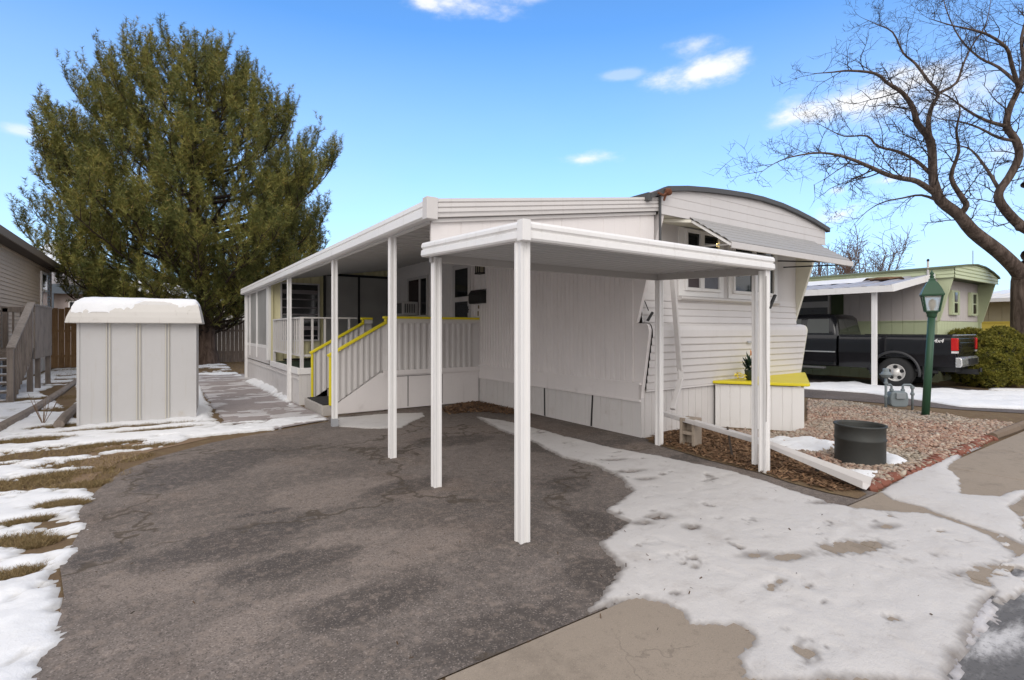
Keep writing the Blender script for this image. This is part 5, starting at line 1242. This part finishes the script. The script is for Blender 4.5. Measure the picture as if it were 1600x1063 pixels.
mb = MB(); mb.lathe([(.02, 2.38), (.035, 2.40), (.02, 2.43), (.034, 2.45), (.012, 2.49), (.002, 2.52)], (top.x, top.y, 0), 10); mb.build('finial', GM, lp, smooth=True)
GG = paint('weathered meter grey', (.21, .245, .26), .5, .1, (.12, .10, .08), .5)
gm = root('gas_meter', (10.95, 3.72, 0), 'grey gas meter with bent pipes standing in the rock bed', 'gas meter')
o_ = Vector((11.20, 3.98, 0)); e = Vector((.70, -.714, 0)).normalized()
e = Vector((.78, -.62, 0)).normalized(); n_ = Vector((-.62, -.78, 0))
P = lambda u, z, v=0: o_ + e*u + n_*v + Vector((0, 0, z))
mb = MB(); mb.tube([P(0, -.02), P(0, .60)], .022, 10); mb.tube([P(.0, .47), P(.08, .47), P(.10, .45), P(.10, .36)], .02, 8); mb.tube([P(.30, .36), P(.30, .45), P(.32, .47), P(.44, .47), P(.465, .45), P(.47, .40), P(.47, -.02)], .02, 8); mb.build('pipe', GG, gm, smooth=True)
for u, z in ((0, .50), (.10, .37), (.30, .37), (.47, .42), (.0, .25), (.47, .30)):
    mb = MB(); mb.lathe([(.03, z-.025), (.036, z-.01), (.036, z+.01), (.03, z+.025)], P(u, 0), 8); mb.build('pipe_fitting', GG, gm)
c = P(0, .66); mb = MB(); mb.ball(c, (.085, .085, .075), 2); mb.lathe([(.10, -.012), (.10, .012)], c, 16); mb.lathe([(.05, .0), (.05, .11), (.001, .12)], c, 12); mb.build('regulator', GG, gm, smooth=True)
mb = MB(); prr = [(.05, .10), (.04, .22), (.06, .33), (.12, .355), (.28, .355), (.34, .33), (.36, .22), (.35, .10), (.31, .065), (.09, .065)]
A = [P(u, z, -.08) for u, z in prr]; B = [P(u, z, .08) for u, z in prr]
va = [mb.bm.verts.new(v) for v in A]; vb = [mb.bm.verts.new(v) for v in B]; mb.bm.faces.new(va[::-1]); mb.bm.faces.new(vb)
for i in range(len(prr)): mb.bm.faces.new((va[i], va[(i+1) % len(prr)], vb[(i+1) % len(prr)], vb[i]))
mb.build('meter_body', GG, gm, bevel=.02)
mb = MB(); q = [P(.12, .22, .082), P(.28, .22, .082), P(.28, .33, .082), P(.12, .33, .082)]; q2 = [v + n_*.035 for v in q]; mb.hexa(q+q2); mb.build('dial_box', plain('dial grey', (.28, .31, .33), .4), gm, bevel=.006)
dr = root('metal_drum', (6.47, 2.55, 0), 'open topped dark steel drum standing in snow by the brick edging', 'drum')
DM = paint('dark galvanised steel', (.06, .062, .058), .6, .2, (.10, .055, .03), .6, True, .2, .5)
mb = MB(); mb.lathe([(.235, -.01), (.245, .0), (.245, .02), (.242, .03), (.242, .27), (.25, .28), (.25, .295), (.242, .305), (.243, .42), (.255, .43), (.255, .445), (.235, .445), (.232, .42), (.232, .15), (.23, .14)], (6.47, 2.55, 0), 48, 'z', False); mb.build('body', DM, dr, smooth=True)
mb = MB(); mb.lathe([(.231, .33), (.001, .335)], (6.47, 2.55, 0), 32, 'z', False); mb.build('ice_inside', ICE, dr, smooth=True)
BR = paint('red edging brick', (.20, .075, .05), .9, .2, (.10, .06, .05), .5, False, .5)
mb = MB(); mb.prism([(-.075, -.03), (.075, -.03), (.075, .025), (.05, .05), (0, .06), (-.05, .05), (-.075, .025)], 'x', -.037, .037)
bk = mb.build('edging_brick', BR, bevel=.008)
rg = random.Random(6)
for k in range(33):
    t_ = k/32; x = 5.50 + t_*3.85
    o = bk if k == 0 else bk.copy()
    if k: C.objects.link(o)
    o.location = (x, 2.085 + .015*math.sin(k*.5) + rg.uniform(-.012, .012) + t_*.03, rg.uniform(-.015, .005)); o.rotation_euler = (rg.uniform(-.1, .1), rg.uniform(-.2, .2), R(-24) + rg.uniform(-.15, .15))
    tag(o, 'red scalloped edging brick in the row along the rock bed', 'brick', 'edging bricks along the rock bed')
mb = MB()
pts = [(9.4, 2.09, .03), (10.2, 2.07, .035), (11.2, 2.06, .035), (12.2, 2.05, .03)]
mb.tube(pts, [.06, .07, .07, .05], 8); tag(mb.build('garden_kerb', conc_mat('brown kerb concrete', (.20, .15, .11))), kind='structure')
# ---------------------------------------------------------------- trees
def bark(name, a, b):
    t = NT(name); n = t.noise((7, 7, 1.6), 7, .7, .8)
    t.bump(n, .9, .03)
    return t.set(t.mix(t.ramp(n, .35, .68), a, b), .95, 0, .15)
def tubes_np(segs, n):
    """segs: list of (points, radii); returns verts, quads"""
    V, F = [], []; base = 0
    ang = np.arange(n)*2*np.pi/n; ca, sa = np.cos(ang), np.sin(ang)
    for pts, rad in segs:
        P = np.asarray(pts, float); m = len(P)
        T = np.empty_like(P); T[1:-1] = P[2:]-P[:-2]; T[0] = P[1]-P[0]; T[-1] = P[-1]-P[-2]
        T /= np.linalg.norm(T, axis=1)[:, None] + 1e-9
        ref = np.array([.31, .77, .55]); U = np.cross(T, ref); U /= np.linalg.norm(U, axis=1)[:, None]+1e-9; Wv = np.cross(T, U)
        rad = np.asarray(rad)[:, None, None]
        ring = P[:, None, :] + (U[:, None, :]*ca[None, :, None] + Wv[:, None, :]*sa[None, :, None])*rad
        V.append(ring.reshape(-1, 3))
        i = np.arange(m-1)[:, None]*n + base; j = np.arange(n)[None, :]; k = (np.arange(n)[None, :]+1) % n
        F.append(np.stack([i+j, i+k, i+n+k, i+n+j], 2).reshape(-1, 4)); base += m*n
    return np.concatenate(V), np.concatenate(F)
def needles(P, D, L, w, rg, per, nl=.15):
    """bottlebrush of needle triangles: shoots at P along D"""
    n = len(P); D = D/np.linalg.norm(D, axis=1)[:, None]
    P = np.repeat(P, per, 0); D = np.repeat(D, per, 0); L = np.repeat(L, per)
    t_ = rg.random(len(P)); base = P + D*(t_*L*1.0)[:, None]
    rnd = rg.normal(0, 1, (len(P), 3)); rnd -= D*(rnd*D).sum(1)[:, None]; rnd /= np.linalg.norm(rnd, axis=1)[:, None]+1e-9
    dirn = D*.62 + rnd*.95 + np.array([0, 0, .12]); dirn /= np.linalg.norm(dirn, axis=1)[:, None]
    side = np.cross(dirn, rg.normal(0, 1, (len(P), 3))); side /= np.linalg.norm(side, axis=1)[:, None]+1e-9
    ln = nl*(.7+.6*rg.random(len(P)))
    ww = w*(.6+.8*rg.random(len(P)))
    A = base - side*ww[:, None]; B = base + side*ww[:, None]; T = base + dirn*ln[:, None]
    V = np.stack([A, B, T], 1).reshape(-1, 3)
    return V, np.arange(len(V)).reshape(-1, 3)
# big pine
pine = root('pine_tree', (1.77, 25.6, 0), 'huge dense olive green pine tree behind the white shed', 'tree')
rg = np.random.default_rng(12)
axis0 = np.array([1.77, 25.6, 0.]); topp = np.array([.95, 25.2, 12.9])
zl_, rl_ = [1.5, 3.0, 4.4, 5.2, 6.8, 7.2, 8.3, 10.3, 11.5, 12.0, 12.6, 13.1], [3.4, 4.9, 5.4, 5.5, 6.0, 6.0, 5.5, 4.9, 3.8, 3.0, 1.8, .8]
zr_, rrr_ = [1.5, 2.7, 4.2, 5.6, 7.1, 8.7, 9.8, 10.3, 11.2, 11.9, 12.5, 13.0], [1.2, 2.4, 3.8, 5.0, 5.3, 4.9, 4.1, 3.5, 2.6, 1.9, 1.1, .4]
camR = np.array([.824, -.566])
trunk = [axis0 + (topp-axis0)*t_ + np.array([.06*math.sin(9*t_), .06*math.cos(7*t_), 0]) for t_ in np.linspace(0, .985, 16)]
segs = [(trunk, np.linspace(.36, .03, 16)*(1+np.array([.35]+[0]*15)))]
limbs, SP, SDv, SL = [], [], [], []
def axis_at(z): return axis0 + (topp-axis0)*(z/12.9)
def shoots_along(pts, t0, sp, up):
    P = np.asarray(pts); seg = np.linalg.norm(np.diff(P, axis=0), axis=1); cum = np.concatenate([[0], np.cumsum(seg)]); tot = cum[-1]
    s_ = t0*tot
    while s_ < tot:
        i = min(np.searchsorted(cum, s_, 'right')-1, len(P)-2); f = (s_-cum[i])/max(seg[i], 1e-6); p = P[i]*(1-f)+P[i+1]*f; d = (P[i+1]-P[i])/max(seg[i], 1e-6)
        v = d*.5 + rg.normal(0, .40, 3) + np.array([0, 0, up*1.1])
        SP.append(p); SDv.append(v); SL.append(.26+.26*rg.random()); s_ += sp*(.6+.8*rg.random())
    for k in range(4):
        p = P[-1] + rg.normal(0, .07, 3)+np.array([0, 0, .14*k]); SP.append(p); SDv.append(d*.35 + rg.normal(0, .3, 3)+np.array([0, 0, .85])); SL.append(.40)
N1 = 165
for i in range(N1):
    zt = 1.9 + 10.9*((i+.5)/N1)**.95
    azm = i*2.39996 + rg.normal(0, .25)
    dxy = np.array([math.cos(azm), math.sin(azm)]); side = dxy @ camR
    wr_ = .5 + .5*side; Rm = (np.interp(zt, zl_, rl_)*(1-wr_) + np.interp(zt, zr_, rrr_)*wr_)*(.88+.14*rg.random())
    if rg.random() < .28: Rm *= .55 + .3*rg.random()
    Rm *= .97 + .07*math.sin(azm*3 + zt*1.1)
    fwd = (dxy @ np.array([.566, .824]))*Rm; kf = (21.5 + fwd)/21.5; zt = 1.5 + (zt-1.5)*kf*1.0; Rm *= kf*1.13
    z0 = max(1.0, zt - Rm*math.tan(R(16 + 26*(zt/14)**1.4)) - .2)
    b = axis_at(z0); ax_t = axis_at(zt); tip = np.array([ax_t[0]+dxy[0]*Rm, ax_t[1]+dxy[1]*Rm, zt])
    ctrl = np.array([b[0]+dxy[0]*Rm*.62, b[1]+dxy[1]*Rm*.62, z0 + (zt-z0)*.22 - .15])
    ts = np.linspace(0, 1, 10)[:, None]; pts = b*(1-ts)**2 + 2*ctrl*ts*(1-ts) + tip*ts**2 + rg.normal(0, .05, (10, 3))*ts
    L = np.linalg.norm(tip-b)
    segs.append((pts, np.linspace(.035+.008*L, .012, 10)))
    shoots_along(pts, .6, .17, .5)
    ns = int(5 + L*1.6)
    for k in range(ns):
        t_ = .50 + .49*(k+rg.random())/ns; j = int(t_*9); f = t_*9-j; p = pts[j]*(1-f)+pts[min(j+1, 9)]*f
        d = pts[min(j+1, 9)]-pts[j]; d /= np.linalg.norm(d)+1e-9
        perp = np.cross(d, [0, 0, 1.]); perp /= np.linalg.norm(perp)+1e-9
        sg = 1 if k % 2 else -1
        dr_ = d*.6 + perp*sg*(.5+.5*rg.random()) + np.array([0, 0, .25+.5*rg.random()]); dr_ /= np.linalg.norm(dr_)
        l2 = (.42 + .20*L*(1-t_)+.35*rg.random())*(.8+.4*rg.random())
        q = [p, p+dr_*l2*.5, p+dr_*l2*.85+np.array([0, 0, .08*l2]), p+dr_*l2+np.array([0, 0, .28*l2])]
        limbs.append((q, [.018, .013, .010, .006]))
        shoots_along(q, .40, .11, .7)
PB_ = bark('pine bark', (.055, .038, .03), (.13, .092, .072))
V, F = tubes_np(segs[:1], 14); np_mesh('trunk', V, F, PB_, pine, True)
V1, F1 = tubes_np(segs[1:], 5); V2, F2 = tubes_np(limbs, 3)
np_mesh('branches', np.concatenate([V1, V2]), np.concatenate([F1, F2+len(V1)]), bark('pine twig bark', (.03, .022, .017), (.07, .05, .04)), pine, True)
t = NT('pine needles')
cl = t.ramp(t.noise(1.1, 5), .40, .60)
c = t.mix(cl, t.cramp(t.rnd(), [(0, (0.061, 0.076, 0.020)), (.5, (0.108, 0.125, 0.034)), (.85, (0.168, 0.174, 0.049)), (1, (0.216, 0.152, 0.049))]),
          t.cramp(t.rnd(), [(0, (0.130, 0.133, 0.028)), (.5, (0.211, 0.205, 0.049)), (.85, (0.281, 0.267, 0.074)), (1, (0.366, 0.244, 0.071))]))
t.b.inputs['Transmission Weight'].default_value = 0
t.set(c, .6, 0, .25)
SP, SDv, SL = np.array(SP), np.array(SDv), np.array(SL)
V, F = needles(SP, SDv, SL, .0095, rg, 34, .155)
np_mesh('needles', V, F, t.m, pine)
print('pine shoots', len(SP), 'faces', len(F))

# bare honey-locust at the right
BK = bark('dark furrowed bark', (.06, .044, .036), (.17, .13, .11))
BKT = plain('dark twig bark', (.045, .032, .027), .9, 0, .3, 5)
rnd = random.Random(21)
bt = root('bare_tree', (21.5, 4.0, 0), 'large leafless tree with spreading dark branches at the right edge', 'tree')
LIMBS = [
    ([(21.52, 4.02, -0.14), (21.49, 4.04, 1.02), (21.47, 4.05, 2.17), (21.51, 4.03, 2.94), (21.57, 3.98, 3.42)], (.55, .40, .37, .40, .36)),
    ([(21.51, 4.03, 2.98), (21.13, 4.16, 3.31), (20.42, 4.41, 3.80), (19.55, 4.76, 4.33), (18.95, 4.94, 4.79), (18.27, 5.16, 5.14), (18.00, 5.22, 5.55), (17.97, 5.25, 5.85), (17.79, 5.25, 6.75), (17.25, 5.38, 7.16), (17.03, 5.41, 7.54), (16.68, 5.53, 7.91), (16.10, 5.68, 8.09), (15.59, 5.79, 8.25), (14.82, 6.07, 8.22), (14.22, 6.24, 8.08), (13.64, 6.40, 7.95)], (.30, .25, .23, .21, .18, .165, .15, .14, .13, .10, .085, .07, .055, .045, .035, .022, .01)),
    ([(17.80, 5.24, 6.68), (17.97, 5.36, 7.32), (18.31, 5.37, 7.91), (18.59, 5.31, 8.32), (18.46, 5.51, 8.74), (18.28, 5.76, 9.29), (18.11, 6.00, 9.65), (17.97, 6.21, 10.31), (17.58, 6.48, 10.55), (17.40, 6.73, 10.77)], (.09, .08, .07, .06, .05, .042, .034, .026, .016, .008)),
    ([(18.59, 5.31, 8.32), (19.39, 5.11, 8.76), (19.95, 5.09, 9.48), (20.58, 5.03, 10.22), (21.17, 4.87, 10.93), (21.57, 4.83, 11.85)], (.055, .045, .036, .028, .02, .01)),
    ([(18.15, 5.24, 5.34), (17.25, 5.38, 5.57), (16.42, 5.46, 5.54), (15.63, 5.52, 5.52), (14.79, 5.61, 5.60), (13.89, 5.74, 5.69), (12.95, 5.91, 5.68), (11.96, 6.10, 5.45), (11.43, 6.22, 5.23), (11.00, 6.27, 4.98)], (.105, .09, .08, .07, .06, .045, .032, .02, .012, .006)),
    ([(17.97, 5.25, 5.80), (17.86, 5.57, 6.28), (17.63, 5.97, 6.64), (17.37, 6.38, 6.86), (17.23, 6.60, 7.20), (16.80, 7.02, 7.23), (16.53, 7.32, 7.46), (16.39, 7.55, 7.67)], (.07, .06, .05, .04, .033, .024, .015, .008)),
    ([(18.95, 4.94, 4.75), (18.87, 4.75, 5.00), (18.64, 4.79, 5.22), (18.13, 4.89, 5.72), (17.92, 4.67, 6.33), (17.61, 4.64, 6.81), (17.44, 4.52, 7.32), (17.02, 4.57, 7.73)], (.11, .10, .09, .07, .05, .036, .022, .01)),
    ([(21.57, 3.98, 3.37), (22.04, 3.78, 3.82), (22.00, 3.69, 4.25), (21.12, 4.05, 4.56), (20.23, 4.30, 5.13), (20.03, 4.31, 5.47), (20.14, 4.12, 5.87), (20.23, 3.93, 6.42), (20.03, 3.95, 6.83), (19.67, 4.07, 7.20), (19.60, 4.00, 7.66), (19.68, 3.83, 8.19), (19.66, 3.72, 8.81), (19.46, 3.73, 9.46), (19.52, 3.57, 10.27)], (.30, .24, .20, .17, .15, .14, .13, .13, .12, .11, .10, .085, .07, .05, .03)),
    ([(19.68, 3.83, 8.19), (19.09, 3.86, 8.71), (18.72, 3.88, 9.03), (18.06, 4.09, 9.26), (17.39, 4.31, 9.30), (16.73, 4.51, 9.28), (16.07, 4.73, 9.32)], (.07, .06, .05, .04, .03, .02, .01)),
    ([(19.67, 4.07, 7.20), (18.79, 4.32, 7.26), (17.96, 4.52, 7.42), (17.16, 4.71, 7.66), (16.50, 4.92, 7.73)], (.07, .05, .036, .022, .01)),
    ([(20.05, 4.30, 5.51), (20.11, 4.62, 6.27), (20.16, 4.95, 6.88), (20.13, 5.22, 7.09), (19.90, 5.62, 7.28)], (.07, .05, .036, .022, .01)),
    ([(20.03, 3.95, 6.83), (19.35, 4.18, 6.86), (18.64, 4.42, 7.05), (17.95, 4.65, 7.14), (17.27, 4.88, 7.13), (16.60, 5.09, 7.24)], (.06, .045, .034, .024, .016, .008)),
    ([(19.65, 3.85, 8.33), (19.61, 4.24, 8.93), (19.56, 4.64, 9.36), (19.49, 5.05, 10.08), (19.43, 5.33, 10.96), (19.52, 5.51, 11.86)], (.06, .045, .036, .026, .018, .01)),
    ([(20.63, 3.90, 5.66), (21.66, 3.55, 6.50), (22.74, 3.06, 7.52), (23.68, 2.54, 8.52), (24.63, 2.00, 9.14)], (.12, .10, .07, .045, .02)),
    ([(21.57, 3.98, 3.71), (23.42, 3.56, 4.62), (25.15, 3.10, 5.98), (26.45, 2.69, 7.58), (27.27, 2.49, 9.43)], (.24, .20, .14, .09, .03)),
    ([(18.27, 5.16, 5.11), (18.19, 5.58, 5.38), (18.09, 6.01, 5.37), (17.86, 6.42, 5.30), (17.69, 6.77, 5.08), (17.59, 7.08, 4.73)], (.06, .04, .03, .022, .014, .007)),
]
main, twig = [], []
def smooth_pts(pts, rad, sub=3):
    P = [Vector(p) for p in pts]; o, r_ = [], []
    for i in range(len(P)-1):
        p0 = P[max(i-1, 0)]; p1 = P[i]; p2 = P[i+1]; p3 = P[min(i+2, len(P)-1)]
        for k in range(sub):
            t_ = k/sub; a = .5*((2*p1) + (p2-p0)*t_ + (2*p0-5*p1+4*p2-p3)*t_*t_ + (3*p1-p0-3*p2+p3)*t_**3)
            o.append(a); r_.append(rad[i]*(1-t_)+rad[i+1]*t_)
    o.append(P[-1]); r_.append(rad[-1]); return o, r_
def spray(p, d, L, r, lev):
    """zigzag twig with side twigs"""
    n = 5 if lev < 2 else 3; pts = [p]; dd = Vector(d).normalized(); rr = [r]
    for k in range(n):
        j = Vector((rnd.gauss(0, .32), rnd.gauss(0, .32), rnd.gauss(.05, .28))); dd = (dd + j*.5).normalized()
        pts.append(pts[-1] + dd*(L/n)); rr.append(r*(1-(k+1)/n*.75))
    twig.append((pts, rr))
    if lev >= 3 or L < .16: return
    m = {0: 7, 1: 5, 2: 4}[lev]
    for k in range(m):
        t_ = .15 + .85*(k+rnd.random())/m; i = min(int(t_*n), n-1); q = pts[i].lerp(pts[i+1], t_*n-i)
        d2 = (pts[i+1]-pts[i]).normalized(); v = Vector((rnd.gauss(0, 1), rnd.gauss(0, 1), rnd.gauss(.2, .8))); v = (v - d2*v.dot(d2)).normalized()
        spray(q, d2*.55+v*.85, L*(.34+.28*rnd.random()), max(.0045, r*.55), lev+1)
for li, (pts, rad) in enumerate(LIMBS):
    o_, r_ = smooth_pts(pts, [x*(.84 if x > .15 else .78) for x in rad]); main.append((o_, r_))
    if li == 0: continue
    n = len(o_); tot = sum((o_[i+1]-o_[i]).length for i in range(n-1)); m = int(tot*3.1)
    for k in range(m):
        t_ = .16 + .84*(k+rnd.random())/m; i = min(int(t_*(n-1)), n-2); q = o_[i].lerp(o_[i+1], t_*(n-1)-i); rloc = r_[i]
        if rloc > .17 and rnd.random() < .75: continue
        d2 = (o_[i+1]-o_[i]).normalized(); v = Vector((rnd.gauss(0, 1), rnd.gauss(0, 1), rnd.gauss(.25, .9))); v = (v-d2*v.dot(d2)).normalized()
        spray(q, d2*.6+v*.8, .5+.75*rnd.random(), min(.022, max(.008, rloc*.45)), 1 if rnd.random() < .8 else 0)
    spray(o_[-1], o_[-1]-o_[-2], .7, max(.006, r_[-1]*.8), 1)
V, F = tubes_np(main[:1], 18); np_mesh('trunk', V, F, BK, bt, True)
V, F = tubes_np(main[1:], 10); np_mesh('limbs', V, F, BK, bt, True)
V, F = tubes_np(twig, 3); np_mesh('twigs', V, F, BKT, bt, True)
print('twigs', len(twig))
mb = MB(); c_ = Vector([(20.95, 4.05, 4.57)][0]); mb.ball(c_, (.16, .14, .16), 2, .4, 2); mb.build('burl', BK, bt, smooth=True)
# far bare trees behind the green home
BKF = plain('pale brown far bark', (.16, .11, .09), .9, 0, .3, 2)
def far_tree(loc, H, seed, lab):
    global twig, rnd
    rnd = random.Random(seed); twig = []
    f = root('far_bare_tree', loc, lab, 'tree'); b = Vector(loc)
    tr = [b, b+Vector((.1, 0, H*.18)), b+Vector((0, .1, H*.34))]; mn = [(tr, [.32, .26, .2])]
    for k in range(11):
        a = k*2.4; l = H*(.45+.25*rnd.random()); d = Vector((math.cos(a)*.55, math.sin(a)*.55, 1)).normalized(); p = tr[1].lerp(tr[2], rnd.random())
        pts = [p, p+d*l*.35, p+d*l*.7+Vector((0, 0, .1*l)), p+d*l+Vector((0, 0, .25*l))]; mn.append((pts, [.14, .09, .05, .02]))
        for j in range(16):
            t_ = .2+.8*rnd.random(); q = pts[min(int(t_*3), 2)].lerp(pts[min(int(t_*3)+1, 3)], t_*3 % 1); v = Vector((rnd.gauss(0, .6), rnd.gauss(0, .6), 1))
            spray(q, d+v*.7, 1.6+1.6*rnd.random(), .035, 2)
    V, F = tubes_np(mn, 6); np_mesh('trunk', V, F, BKF, f, True)
    V, F = tubes_np([(p, [max(x, .022) for x in r_]) for p, r_ in twig], 3); np_mesh('twigs', V, F, BKF, f, True)
for i, (p, H, lab) in enumerate((([(62.03, 27.75, 2.58)][0], 9.2, 'bare brown tree beyond the green home roof, left of two'), ([(70.11, 27.05, 2.65)][0], 11.0, 'taller bare brown tree beyond the green home roof, right of two'))):
    far_tree((p[0], p[1], 0), H, 40+i, lab)
# mounded junipers
def shrub(loc, lobes, seed, lab):
    s_ = root('juniper_bush', loc, lab, 'bush'); rg = np.random.default_rng(seed)
    P, D = [], []
    mb = MB(); more = []
    for cx_, cy_, cz_, rx, ry, rz in lobes:
        more.append((cx_, cy_, cz_, rx*.82, ry*.82, rz*.82))
        for k in range(int(26*rx*rz/.36)):
            v = rg.normal(0, 1, 3); v /= np.linalg.norm(v); v[2] = abs(v[2])*1.0 - .25
            e_ = .17 + .12*rg.random(); more.append((cx_+v[0]*rx*.82, cy_+v[1]*ry*.82, max(.1, cz_+v[2]*rz*.82), e_, e_, e_*.85))
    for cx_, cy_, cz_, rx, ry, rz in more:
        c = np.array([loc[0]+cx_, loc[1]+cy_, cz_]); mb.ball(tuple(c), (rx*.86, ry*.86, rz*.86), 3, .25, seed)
        n = int(1500*(rx*rz/.35)**.8)
        v = rg.normal(0, 1, (n, 3)); v /= np.linalg.norm(v, axis=1)[:, None]; v = v[v[:, 2] > -.75]
        bump_ = 1 + .13*np.sin(v[:, 0]*9+seed)*np.sin(v[:, 1]*8+1)*np.sin(v[:, 2]*9+2) + .07*rg.normal(0, 1, len(v)).clip(-1.5, 1.5)
        p = c + v*np.array([rx, ry, rz])*bump_[:, None]*.97
        k = p[:, 2] > .03; P.append(p[k]); D.append((v*.7 + np.array([0, 0, .55]) + rg.normal(0, .35, v.shape))[k])
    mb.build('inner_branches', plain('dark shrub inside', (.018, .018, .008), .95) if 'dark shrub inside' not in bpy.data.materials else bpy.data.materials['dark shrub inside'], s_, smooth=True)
    P, D = np.concatenate(P), np.concatenate(D)
    V, F = needles(P-D*.04, D, np.full(len(P), .06), .009, rg, 12, .07)
    np_mesh('foliage', V, F, JUN, s_)
t = NT('olive juniper foliage')
cl = t.ramp(t.noise(5, 4), .35, .65)
c = t.mix(cl, t.cramp(t.rnd(), [(0, (0.056, 0.064, 0.012)), (.6, (0.121, 0.126, 0.021)), (1, (0.179, 0.151, 0.030))]), t.cramp(t.rnd(), [(0, (0.138, 0.139, 0.018)), (.6, (0.227, 0.211, 0.033)), (1, (0.292, 0.236, 0.045))]))
JUN = t.set(c, .65, 0, .2)
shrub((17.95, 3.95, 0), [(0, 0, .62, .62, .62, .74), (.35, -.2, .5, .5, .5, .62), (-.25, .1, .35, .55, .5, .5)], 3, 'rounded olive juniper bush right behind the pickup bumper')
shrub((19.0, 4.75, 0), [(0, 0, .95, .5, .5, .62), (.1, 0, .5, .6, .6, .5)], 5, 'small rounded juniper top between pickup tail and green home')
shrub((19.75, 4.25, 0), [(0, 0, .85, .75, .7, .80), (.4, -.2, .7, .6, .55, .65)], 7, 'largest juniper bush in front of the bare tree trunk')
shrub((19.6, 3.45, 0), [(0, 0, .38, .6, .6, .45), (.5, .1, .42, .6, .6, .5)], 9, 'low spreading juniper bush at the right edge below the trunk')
